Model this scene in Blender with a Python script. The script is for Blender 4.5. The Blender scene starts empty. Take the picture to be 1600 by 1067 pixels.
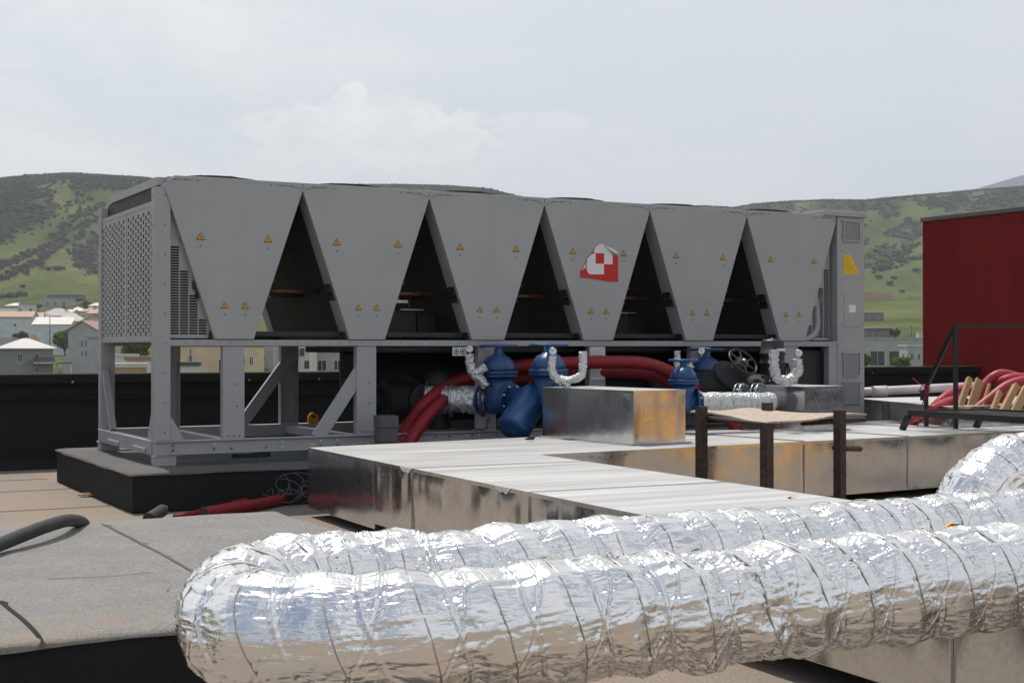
import bpy, bmesh, math, random
import numpy as np
from mathutils import Vector, Matrix, Quaternion
random.seed(7)
SC = bpy.context.scene
COL = SC.collection
R = math.radians

# ------------------------------------------------------------------ camera, world, sun, exposure
FPX, CAMZ, PITCH = 2169.0, 1.39, R(0.2895)
cam_d = bpy.data.cameras.new('camera')
cam = bpy.data.objects.new('camera', cam_d)
COL.objects.link(cam)
cam.location = (0, 0, CAMZ)
cam.rotation_euler = (R(90) + PITCH, 0, 0)
cam_d.sensor_width = 36.0
cam_d.lens = FPX / 1600 * 36.0
cam_d.clip_start = 0.05
cam_d.clip_end = 30000
SC.camera = cam

SUN_EL, SUN_AZ = R(67), math.atan2(-0.484, 0.875)      # azimuth from +Y towards +X
SUN_DIR = Vector((math.sin(SUN_AZ) * math.cos(SUN_EL), math.cos(SUN_AZ) * math.cos(SUN_EL), math.sin(SUN_EL)))
sun_d = bpy.data.lights.new('sun', 'SUN')
sun_d.energy = 3.8
sun_d.angle = R(0.6)
sun_d.color = (1.0, 0.95, 0.87)
sun = bpy.data.objects.new('sun', sun_d)
COL.objects.link(sun)
sun.rotation_euler = SUN_DIR.to_track_quat('Z', 'Y').to_euler()
sun.location = (-10, 20, 40)

SC.view_settings.view_transform = 'Standard'
SC.view_settings.look = 'None'
SC.view_settings.exposure = 0.0
SC.view_settings.gamma = 1.0
SC.render.engine = 'CYCLES'
SC.cycles.volume_bounces = 0
SC.cycles.max_bounces = 8
SC.cycles.caustics_reflective = False
SC.cycles.caustics_refractive = False
SC.cycles.sample_clamp_indirect = 6.0

world = bpy.data.worlds.new('World')
SC.world = world
world.use_nodes = True
wt = world.node_tree
wt.nodes.clear()


class NT:
    """tiny node-tree writer"""
    def __init__(s, tree): s.t = tree
    def n(s, typ, ins=None, **kw):
        nd = s.t.nodes.new(typ)
        for k, v in kw.items(): setattr(nd, k, v)
        for k, v in (ins or {}).items(): s.put(nd.inputs[k], v)
        return nd
    def put(s, sock, v):
        if isinstance(v, bpy.types.NodeSocket): s.t.links.new(v, sock)
        elif isinstance(v, bpy.types.Node): s.t.links.new(v.outputs[0], sock)
        else: sock.default_value = v
    def math(s, op, a, b=0.0, c=None, clamp=False):
        nd = s.n('ShaderNodeMath', operation=op, use_clamp=clamp)
        s.put(nd.inputs[0], a); s.put(nd.inputs[1], b)
        if c is not None: s.put(nd.inputs[2], c)
        return nd.outputs[0]
    def ramp(s, v, a, b, lo=0.0, hi=1.0):
        nd = s.n('ShaderNodeMapRange', {'Value': v, 'From Min': a, 'From Max': b, 'To Min': lo, 'To Max': hi}, interpolation_type='SMOOTHSTEP')
        return nd.outputs[0]
    def mix(s, f, a, b, typ='MIX'):
        nd = s.n('ShaderNodeMixRGB', blend_type=typ)
        s.put(nd.inputs[0], f); s.put(nd.inputs[1], a); s.put(nd.inputs[2], b)
        return nd.outputs[0]
    def noise(s, co, scale, detail=3.0, rough=0.55, dist=0.0):
        nd = s.n('ShaderNodeTexNoise', {'Scale': scale, 'Detail': detail, 'Roughness': rough, 'Distortion': dist})
        if co is not None: s.put(nd.inputs['Vector'], co)
        return nd.outputs[0]
    def vmul(s, co, v):
        nd = s.n('ShaderNodeVectorMath', operation='MULTIPLY')
        s.put(nd.inputs[0], co); nd.inputs[1].default_value = v
        return nd.outputs[0]


def rgba(c): return (c[0], c[1], c[2], 1.0)


w = NT(wt)
tc = w.n('ShaderNodeTexCoord')
sky = w.n('ShaderNodeTexSky', sky_type='NISHITA', sun_disc=False, sun_elevation=SUN_EL, sun_rotation=SUN_AZ,
          air_density=1.0, dust_density=1.2, ozone_density=1.0)
sep = w.n('ShaderNodeSeparateXYZ', {0: tc.outputs['Generated']})
dx, dy, dz = sep.outputs
# cloud sheet: the sky direction projected on a plane overhead
den = w.math('ADD', w.math('MAXIMUM', dz, 0.0), 0.16)
pl = w.n('ShaderNodeCombineXYZ', {0: w.math('DIVIDE', dx, den), 1: w.math('DIVIDE', dy, den), 2: 0.3})
n1 = w.noise(pl.outputs[0], 0.75, 6.0, 0.55, 0.2)
n2 = w.noise(pl.outputs[0], 2.4, 7.0, 0.6, 0.3)
# the northern half of the sky is open blue with clouds, the side of the sun is veiled
veil = w.ramp(dy, -0.25, 0.45, 0.0, 1.0)
cl = w.ramp(w.math('ADD', w.math('MULTIPLY', n1, 0.7), w.math('MULTIPLY', n2, 0.3)), 0.41, 0.57)
veil_n = w.ramp(n1, 0.25, 0.75, 0.86, 1.0)
cover = w.math('MAXIMUM', w.math('MULTIPLY', cl, 0.85), w.math('MULTIPLY', veil, veil_n), clamp=True)
veil_col = w.mix(w.ramp(w.math('ADD', w.math('MULTIPLY', n1, .6), w.math('MULTIPLY', n2, .4)), 0.40, 0.60), rgba((7.55, 7.95, 8.45)), rgba((9.25, 9.2, 9.1)))
veil_col = w.mix(w.ramp(dx, -0.35, 0.3, 0.0, 0.8), veil_col, rgba((7.15, 7.45, 7.85)))
cl_col = w.mix(w.ramp(n2, 0.3, 0.7), rgba((6.0, 6.3, 6.8)), rgba((9.0, 9.0, 9.0)))
cloud_col = w.mix(veil, cl_col, veil_col)


def cumulus(px, py, sx, sy, seed):
    """a bank of cumulus standing above the hills in one direction"""
    ax, ez = (px - 800) / FPX, (544.5 - py) / FPX
    az = w.math('DIVIDE', dx, w.math('MAXIMUM', dy, 0.05)); el = w.math('DIVIDE', dz, w.math('MAXIMUM', dy, 0.05))
    co = w.n('ShaderNodeCombineXYZ', {0: w.math('MULTIPLY', az, 1.0), 1: w.math('MULTIPLY', el, 1.4), 2: seed}).outputs[0]
    nn = w.noise(co, 30.0, 8.0, 0.62, 0.25)
    ex = w.math('DIVIDE', w.math('SUBTRACT', az, ax), sx / FPX)
    ey = w.math('DIVIDE', w.math('SUBTRACT', el, ez), sy / FPX)
    up = w.math('MAXIMUM', ey, 0.0); dn = w.math('MULTIPLY', w.math('MINIMUM', ey, 0.0), 0.16)
    d = w.math('SQRT', w.math('ADD', w.math('MULTIPLY', ex, ex), w.math('ADD', w.math('MULTIPLY', up, up), w.math('MULTIPLY', dn, dn))))
    m = w.math('SUBTRACT', 1.0, w.math('ADD', d, w.math('MULTIPLY', w.math('SUBTRACT', nn, 0.5), 1.9)))
    fade = w.ramp(ey, -2.4, 0.5)
    return w.math('MULTIPLY', w.math('MULTIPLY', w.ramp(m, 0.0, 0.22), fade), w.ramp(dy, 0.0, 0.2)), nn


c1, nn1 = cumulus(575, 205, 215, 52, 1.0)
c2, nn2 = cumulus(840, 192, 75, 20, 5.0)
c3, nn3 = cumulus(545, 158, 30, 36, 3.0)
cm = w.math('MAXIMUM', w.math('MAXIMUM', c1, c3), w.math('MULTIPLY', c2, 0.5), clamp=True)
cloud_col = w.mix(cm, cloud_col, w.mix(w.ramp(nn1, 0.35, 0.65), rgba((8.6, 8.65, 8.7)), rgba((10.0, 9.95, 9.8))))
skyc = w.mix(cover, sky.outputs[0], cloud_col)
bg = w.n('ShaderNodeBackground', {'Color': skyc, 'Strength': 0.112})
out = w.n('ShaderNodeOutputWorld', {'Surface': bg.outputs[0]})


def P(px, py, Y=None, z=None):
    """pixel of the 1600 x 1067 photograph -> point at depth Y or on the level z"""
    a, b = (px - 800) / FPX, (533.5 - py) / FPX
    d = Vector((a, math.cos(PITCH) - b * math.sin(PITCH), math.sin(PITCH) + b * math.cos(PITCH)))
    t = Y / d.y if Y is not None else (z - CAMZ) / d.z
    return Vector((0, 0, CAMZ)) + d * t


YAW = R(28.93)
U = Vector((math.cos(YAW), math.sin(YAW), 0))
V = Vector((-math.sin(YAW), math.cos(YAW), 0))

# ------------------------------------------------------------------ materials
MATS = {}
YAW_ = YAW


def material(name, col, rough=0.6, metal=0.0, var=0.12, scale=6.0, bump=0.0, bscale=60.0, coat=0.0, spec=0.5, fn=None, stretch=(1, 1, 1)):
    m = bpy.data.materials.new(name)
    m.use_nodes = True
    t = NT(m.node_tree)
    bs = m.node_tree.nodes['Principled BSDF']
    co = t.n('ShaderNodeTexCoord').outputs['Object']
    nz = t.noise(t.vmul(co, stretch), scale, 5.0, 0.6)
    c = t.mix(t.ramp(nz, 0.3, 0.7), rgba([max(0, x * (1 - var)) for x in col]), rgba([min(1, x * (1 + var)) for x in col]))
    ro = t.ramp(nz, 0.25, 0.75, max(0.02, rough - 0.07), min(1, rough + 0.07))
    bs.inputs['Metallic'].default_value = metal
    bs.inputs['Specular IOR Level'].default_value = spec
    bs.inputs['Coat Weight'].default_value = coat
    h = None
    if fn:
        r = fn(t, co, c, ro, bs)
        if r:
            c, ro, h = r
    t.put(bs.inputs['Base Color'], c); t.put(bs.inputs['Roughness'], ro)
    if bump or h is not None:
        hh = h if h is not None else t.noise(co, bscale, 4.0, 0.6)
        bp = t.n('ShaderNodeBump', {'Strength': bump or 0.5, 'Distance': 0.01, 'Height': hh})
        t.put(bs.inputs['Normal'], bp.outputs[0])
    MATS[name] = m
    return m


def _granule(t, co, c, ro, bs):
    n = t.noise(co, 120.0, 3.0, 0.8)
    n2 = t.noise(co, 45.0, 3.0, 0.7)
    k = t.ramp(t.math('ADD', t.math('MULTIPLY', n, .7), t.math('MULTIPLY', n2, .3)), 0.36, 0.64, 0.64, 1.36)
    c = t.mix(1.0, c, t.n('ShaderNodeCombineXYZ', {0: k, 1: k, 2: k}).outputs[0], 'MULTIPLY')
    dust = t.ramp(t.noise(t.vmul(co, (0.6, 1.0, 1)), 0.9, 6.0, 0.65, 0.4), 0.55, 0.75, 0.0, 0.5)
    c = t.mix(dust, c, rgba((0.33, 0.255, 0.19)))
    dark = t.ramp(t.noise(co, 2.2, 5.0, 0.7), 0.62, 0.85, 0.0, 0.22)
    c = t.mix(dark, c, rgba((0.06, 0.06, 0.06)))
    return c, ro, t.math('ADD', n, t.math('MULTIPLY', n2, 0.7))


def _roofdust(t, co, c, ro, bs):
    n = t.noise(co, 70.0, 3.0, 0.8)
    k = t.ramp(n, 0.32, 0.68, 0.66, 1.34)
    big = t.noise(t.vmul(co, (1.0, 0.7, 1)), 0.55, 6.0, 0.62, 0.5)
    c = t.mix(t.ramp(big, 0.40, 0.62), rgba((0.23, 0.20, 0.17)), rgba((0.265, 0.205, 0.152)))
    c = t.mix(t.ramp(t.noise(co, 1.7, 6.0, 0.7), 0.55, 0.8, 0, 0.55), c, rgba((0.19, 0.125, 0.092)))
    c = t.mix(t.ramp(t.noise(co, 0.9, 4.0, 0.6, 0.3), 0.66, 0.72, 0, 0.6), c, rgba((0.36, 0.34, 0.31)))
    c = t.mix(1.0, c, t.n('ShaderNodeCombineXYZ', {0: k, 1: k, 2: k}).outputs[0], 'MULTIPLY')
    return c, ro, n


def _galv(t, co, c, ro, bs):
    vo = t.n('ShaderNodeTexVoronoi', {'Vector': t.vmul(co, (1, 1, 1)), 'Scale': 55.0})
    sp = t.n('ShaderNodeSeparateColor', {0: vo.outputs['Color']}).outputs[0]
    c = t.mix(t.math('MULTIPLY', sp, 0.16), c, rgba((0.48, 0.49, 0.50)))
    st = t.noise(t.vmul(co, (14, 14, 0.6)), 1.6, 4.0, 0.6, 0.2)
    c = t.mix(t.ramp(st, 0.58, 0.85, 0.0, 0.15), c, rgba((0.36, 0.36, 0.36)))
    gr = t.noise(t.vmul(co, (120, 120, 2.0)), 1.0, 3.0, 0.6)
    ro2 = t.math('ADD', t.ramp(sp, 0, 1, 0.10, 0.17), t.math('MULTIPLY', gr, 0.10))
    wob = t.noise(t.vmul(co, (3.0, 3.0, 0.9)), 1.0, 2.0, 0.5, 0.0)
    h = t.math('ADD', t.math('MULTIPLY', wob, 2.0), t.math('MULTIPLY', t.noise(t.vmul(co, (7, 7, 1.6)), 1.0, 1.0), 0.35))
    return c, ro2, h


def _galvtop(t, co, c, ro, bs):
    st = t.noise(t.vmul(t.n('ShaderNodeVectorRotate', {'Vector': co, 'Angle': -YAW_}, rotation_type='Z_AXIS').outputs[0], (0.35, 4.5, 1)), 1.6, 5.0, 0.62, 0.15)
    c = t.mix(t.ramp(st, 0.35, 0.75), rgba((0.53, 0.53, 0.52)), rgba((0.59, 0.58, 0.56)))
    c = t.mix(t.ramp(t.noise(co, 2.5, 6.0, 0.7), 0.62, 0.75, 0.0, 0.4), c, rgba((0.38, 0.34, 0.29)))
    h = t.noise(co, 1.6, 2.0, 0.5)
    return c, t.ramp(st, 0.3, 0.8, 0.36, 0.58), h


def _foil(t, co, c, ro, bs):
    uv = t.n('ShaderNodeTexCoord').outputs['UV']
    cr = t.n('ShaderNodeTexVoronoi', {'Vector': t.n('ShaderNodeVectorMath', {0: co, 1: t.n('ShaderNodeVectorMath', {0: t.n('ShaderNodeTexNoise', {'Vector': co, 'Scale': 9.0, 'Detail': 3.0}).outputs[1], 1: (0.16, 0.16, 0.16)}, operation='MULTIPLY').outputs[0]}, operation='ADD').outputs[0], 'Scale': 11.0}, feature='F1')
    w1 = t.noise(t.vmul(uv, (11.0, 34.0, 1.0)), 1.0, 3.0, 0.6, 0.9)
    w2 = t.noise(co, 26.0, 4.0, 0.6, 0.6)
    amt = t.ramp(t.noise(co, 1.7, 2.0), 0.38, 0.62, 0.25, 1.0)
    rg = t.math('ABSOLUTE', t.math('SUBTRACT', w2, 0.5)); r1 = t.math('ABSOLUTE', t.math('SUBTRACT', w1, 0.5))
    h = t.math('ADD', t.math('MULTIPLY', cr.outputs['Distance'], t.math('MULTIPLY', amt, 0.5)), t.math('ADD', t.math('MULTIPLY', r1, -0.7), t.math('MULTIPLY', rg, t.math('MULTIPLY', amt, -1.5))))
    st = t.ramp(t.noise(t.vmul(co, (1, 1, 1)), 3.1, 5.0, 0.65, 0.3), 0.60, 0.74, 0.0, 0.5)
    c = t.mix(st, c, rgba((0.56, 0.44, 0.30)))
    return c, t.ramp(t.noise(co, 4.0, 4.0), 0.3, 0.7, 0.13, 0.27), h


def _wrap(t, co, c, ro, bs):
    vo = t.n('ShaderNodeTexVoronoi', {'Vector': co, 'Scale': 45.0}, feature='F1')
    n = t.noise(co, 70.0, 4.0, 0.7, 0.6)
    c = t.mix(t.ramp(t.noise(co, 9.0, 4.0), 0.58, 0.75, 0, 0.6), c, rgba((0.62, 0.60, 0.42)))
    return c, ro, t.math('ADD', vo.outputs['Distance'], t.math('MULTIPLY', n, 0.6))


def _ribs(pitch):
    def f(t, co, c, ro, bs):
        uv = t.n('ShaderNodeTexCoord').outputs['UV']
        s = t.n('ShaderNodeSeparateXYZ', {0: uv}).outputs[0]
        h = t.math('SINE', t.math('MULTIPLY', s, 2 * math.pi / pitch))
        return c, ro, t.math('MULTIPLY', h, 0.35)
    return f


def _osb(t, co, c, ro, bs):
    vo = t.n('ShaderNodeTexVoronoi', {'Vector': t.vmul(co, (1, 2.2, 1)), 'Scale': 22.0})
    s = t.n('ShaderNodeSeparateColor', {0: vo.outputs['Color']}).outputs[0]
    c = t.mix(s, rgba((0.34, 0.26, 0.20)), rgba((0.52, 0.44, 0.36)))
    c = t.mix(t.ramp(t.noise(co, 7.0, 4.0), 0.58, 0.75, 0, 0.7), c, rgba((0.22, 0.13, 0.08)))
    return c, ro, s


def _panel(t, co, c, ro, bs):
    st = t.noise(t.vmul(co, (9, 9, 0.5)), 1.0, 5.0, 0.65)
    c = t.mix(t.ramp(st, 0.52, 0.8, 0, 0.22), c, rgba((0.27, 0.265, 0.255)))
    sp = t.noise(co, 26.0, 4.0, 0.7)
    c = t.mix(t.ramp(sp, 0.66, 0.8, 0, 0.18), c, rgba((0.22, 0.21, 0.20)))
    return c, ro, t.noise(co, 2.2, 2.0, 0.5)


def _wood(t, co, c, ro, bs):
    g = t.noise(t.vmul(co, (30, 30, 2.0)), 1.0, 4.0, 0.6, 0.4)
    return t.mix(t.ramp(g, 0.3, 0.7, 0, 0.6), c, rgba((0.30, 0.19, 0.09))), ro, g


def _rust(t, co, c, ro, bs):
    n = t.noise(co, 30.0, 6.0, 0.7)
    return t.mix(t.ramp(n, 0.4, 0.65), c, rgba((0.10, 0.055, 0.035))), ro, n


def _redwall(t, co, c, ro, bs):
    n = t.noise(t.vmul(co, (1, 1, 0.35)), 1.3, 6.0, 0.65)
    c = t.mix(t.ramp(n, 0.35, 0.7), c, rgba((0.21, 0.022, 0.020)))
    return c, ro, t.noise(co, 120.0, 3.0)


def _bitumen(t, co, c, ro, bs):
    n = t.noise(co, 180.0, 3.0, 0.7)
    k = t.ramp(n, 0.35, 0.7, 0.6, 1.6)
    c = t.mix(1.0, c, t.n('ShaderNodeCombineXYZ', {0: k, 1: k, 2: k}).outputs[0], 'MULTIPLY')
    c = t.mix(t.ramp(t.noise(t.vmul(co, (2, 2, 0.5)), 2.0, 6.0, 0.7), 0.58, 0.8, 0, 0.35), c, rgba((0.045, 0.040, 0.035)))
    return c, ro, n


def _coil(t, co, c, ro, bs):
    s = t.n('ShaderNodeSeparateXYZ', {0: co})
    h = t.math('SINE', t.math('MULTIPLY', s.outputs[1], 900.0))
    c = t.mix(t.ramp(t.noise(co, 3.0, 5.0), 0.5, 0.75, 0, 0.5), c, rgba((0.030, 0.028, 0.024)))
    return c, ro, h


def _grass(t, co, c, ro, bs):
    big = t.noise(co, 0.006, 6.0, 0.6, 0.3)
    mid = t.noise(co, 0.03, 6.0, 0.65)
    fine = t.noise(co, 0.35, 4.0, 0.7)
    c = t.mix(t.ramp(big, 0.40, 0.60), rgba((0.088, 0.108, 0.034)), rgba((0.128, 0.148, 0.048)))
    c = t.mix(t.ramp(mid, 0.46, 0.64, 0, 0.6), c, rgba((0.044, 0.058, 0.020)))
    c = t.mix(t.ramp(t.noise(co, 0.011, 5.0, 0.6, 0.5), 0.62, 0.70, 0, 0.55), c, rgba((0.12, 0.095, 0.06)))
    c = t.mix(t.ramp(fine, 0.4, 0.75, 0, 0.5), c, rgba((0.052, 0.064, 0.022)))
    at = t.n('ShaderNodeAttribute', attribute_name='scrub').outputs['Fac']
    sc = t.mix(t.ramp(mid, 0.35, 0.65), rgba((0.032, 0.036, 0.024)), rgba((0.048, 0.055, 0.030)))
    c = t.mix(t.ramp(t.math('ADD', at, t.math('MULTIPLY', t.math('SUBTRACT', fine, 0.5), 0.9)), 0.15, 0.75, 0, 0.92), c, sc)
    return c, ro, None


def _leaf(t, co, c, ro, bs):
    n = t.noise(co, 1.2, 4.0, 0.7)
    c = t.mix(t.ramp(n, 0.3, 0.7), rgba([x * 0.6 for x in c_leaf]), rgba([x * 1.5 for x in c_leaf]))
    return c, ro, None


def _tree(t, co, c, ro, bs):
    n = t.noise(co, 0.018, 4.0, 0.6)
    n2 = t.noise(co, 0.15, 3.0, 0.6)
    c = t.mix(t.ramp(n, 0.35, 0.65), rgba((0.050, 0.060, 0.034)), rgba((0.078, 0.092, 0.042)))
    c = t.mix(t.ramp(n2, 0.4, 0.7, 0, 0.7), c, rgba((0.055, 0.055, 0.032)))
    return c, ro, None


def _roofsheet(t, co, c, ro, bs):
    return c, ro, t.math('SINE', t.math('MULTIPLY', t.n('ShaderNodeSeparateXYZ', {0: co}).outputs[0], 14.0))


M = MATS
material('grey_paint', (0.36, 0.365, 0.375), 0.42, 0.0, 0.04, 3.0, 0.02, 300.0)
material('panel_paint', (0.372, 0.373, 0.374), 0.42, 0.0, 0.05, 1.2, fn=_panel, bump=0.25)
material('dark_grey', (0.10, 0.10, 0.105), 0.5)
material('coil_fin', (0.018, 0.018, 0.0175), 0.65, fn=_coil, bump=0.25)
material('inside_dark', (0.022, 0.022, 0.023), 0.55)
material('black_plastic', (0.012, 0.012, 0.013), 0.5)
material('insulation', (0.014, 0.014, 0.015), 0.62, bump=0.12, bscale=120)
material('copper', (0.13, 0.06, 0.042), 0.45, 0.6, 0.3, 14)
material('felt', (0.238, 0.229, 0.218), 0.9, var=0.10, scale=3.0, fn=_granule, bump=0.8)
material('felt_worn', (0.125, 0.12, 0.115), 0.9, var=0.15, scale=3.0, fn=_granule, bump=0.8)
material('bitumen', (0.018, 0.018, 0.0185), 0.8, spec=0.25, fn=_bitumen, bump=0.7)
material('roof_skin', (0.25, 0.2, 0.15), 0.88, fn=_roofdust, bump=0.5)
material('galvanised', (0.66, 0.67, 0.68), 0.25, 0.97, 0.06, 3.0, fn=_galv, bump=0.3)
material('galvanised_top', (0.5, 0.5, 0.49), 0.5, 0.35, fn=_galvtop, bump=0.15)
material('foil', (0.88, 0.87, 0.855), 0.18, 1.0, 0.03, 2.0, fn=_foil, bump=0.38)
material('foil_dull', (0.72, 0.72, 0.72), 0.36, 0.6, 0.1, 12.0, fn=_wrap, bump=0.6)
material('foil_wrap', (0.64, 0.65, 0.645), 0.36, 0.6, 0.06, 9.0, fn=_wrap, bump=1.0)
material('blue_paint', (0.012, 0.062, 0.185), 0.38, var=0.18, scale=5.0, bump=0.10, bscale=90, coat=0.1)
material('red_hose', (0.27, 0.010, 0.018), 0.45, var=0.12, scale=6.0, fn=_ribs(0.022), bump=0.7)
material('red_hose_sunlit', (0.36, 0.026, 0.036), 0.5, var=0.15, scale=5.0, bump=0.1)  # lighter copy of the hose red, sunlight put into the colour
material('rubber', (0.030, 0.030, 0.031), 0.75, var=0.2, scale=20, bump=0.2, bscale=90)
material('rusty_steel', (0.035, 0.028, 0.024), 0.65, 0.3, fn=_rust, bump=0.6)
material('osb', (0.45, 0.35, 0.25), 0.8, fn=_osb, bump=0.5)
material('wood', (0.44, 0.27, 0.12), 0.75, fn=_wood, bump=0.4)
material('red_render', (0.185, 0.015, 0.015), 0.95, spec=0.12, fn=_redwall, bump=0.4)
material('black_metal', (0.012, 0.012, 0.013), 0.4)
material('steel', (0.50, 0.51, 0.52), 0.35, 0.9)
material('white_pvc', (0.62, 0.57, 0.58), 0.45, var=0.06)
material('white_paper', (0.74, 0.74, 0.74), 0.7, var=0.03)
material('ink', (0.03, 0.03, 0.032), 0.7)
material('warning_yellow', (0.72, 0.36, 0.015), 0.55, var=0.05)
material('label_yellow', (0.74, 0.50, 0.01), 0.55, var=0.08, scale=20)
material('lug_yellow', (0.66, 0.29, 0.012), 0.5, var=0.1)
material('sticker_red', (0.55, 0.012, 0.018), 0.45, var=0.05)
material('sticker_white', (0.74, 0.74, 0.76), 0.45, var=0.03)
material('cable_red', (0.35, 0.03, 0.06), 0.5)
material('wire', (0.12, 0.12, 0.12), 0.5, 0.3)
material('spiral_wire', (0.50, 0.46, 0.40), 0.35, 0.85, var=0.3, scale=8)
material('reflector_orange', (0.72, 0.33, 0.02), 0.5)
material('hole_daylight', (0.62, 0.63, 0.64), 0.5)  # pale tone painted as daylight showing in the sill holes
material('fan_black', (0.010, 0.010, 0.010), 0.9, spec=0.1)
material('grass', (0.1, 0.13, 0.04), 0.95, fn=_grass, spec=0.0)
material('tree_green', (0.06, 0.08, 0.03), 0.9, fn=_tree, spec=0.0)
c_leaf = (0.085, 0.125, 0.022)
material('leaf', c_leaf, 0.8, fn=_leaf, spec=0.15)
c_leaf = (0.040, 0.055, 0.024)
c_leaf = (0.055, 0.072, 0.028)
material('leaf_dark', c_leaf, 0.8, fn=_leaf)
material('bark', (0.10, 0.075, 0.055), 0.9)
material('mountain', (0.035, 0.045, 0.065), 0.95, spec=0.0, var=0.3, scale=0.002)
material('asphalt', (0.16, 0.155, 0.15), 0.9)
material('concrete', (0.34, 0.33, 0.32), 0.9, var=0.15, scale=1.0)
for nm, c in (('plaster_white', (0.62, 0.60, 0.57)), ('plaster_grey', (0.40, 0.40, 0.405)), ('plaster_shade', (0.22, 0.22, 0.23)), ('plaster_blue', (0.58, 0.60, 0.63)), ('plaster_beige', (0.66, 0.51, 0.36)),
              ('plaster_pink', (0.46, 0.40, 0.40)), ('plaster_dark', (0.16, 0.155, 0.15)), ('brick', (0.44, 0.27, 0.16))):
    material(nm, c, 0.9, var=0.10, scale=0.5)
for nm, c in (('roof_pale', (0.58, 0.55, 0.51)), ('roof_grey', (0.34, 0.335, 0.33)), ('roof_red', (0.33, 0.185, 0.16)), ('roof_brown', (0.34, 0.20, 0.13)), ('roof_dark', (0.07, 0.07, 0.072))):
    material(nm, c, 0.6, var=0.08, scale=0.4, fn=_roofsheet, bump=0.3)
material('window_glass', (0.02, 0.022, 0.025), 0.12, spec=0.8)

for nm, tc_ in (('leaf', (0.16, 0.22, 0.03)), ('leaf_dark', (0.09, 0.12, 0.03)), ('tree_green', (0.06, 0.08, 0.025))):
    nt_ = MATS[nm].node_tree; tl = NT(nt_); bs_ = nt_.nodes['Principled BSDF']
    tr_ = tl.n('ShaderNodeBsdfTranslucent', {'Color': rgba(tc_)})
    mx_ = tl.n('ShaderNodeMixShader', {0: 0.35, 1: bs_.outputs[0], 2: tr_.outputs[0]})
    nt_.links.new(mx_.outputs[0], nt_.nodes['Material Output'].inputs['Surface'])

# ------------------------------------------------------------------ mesh building


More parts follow.
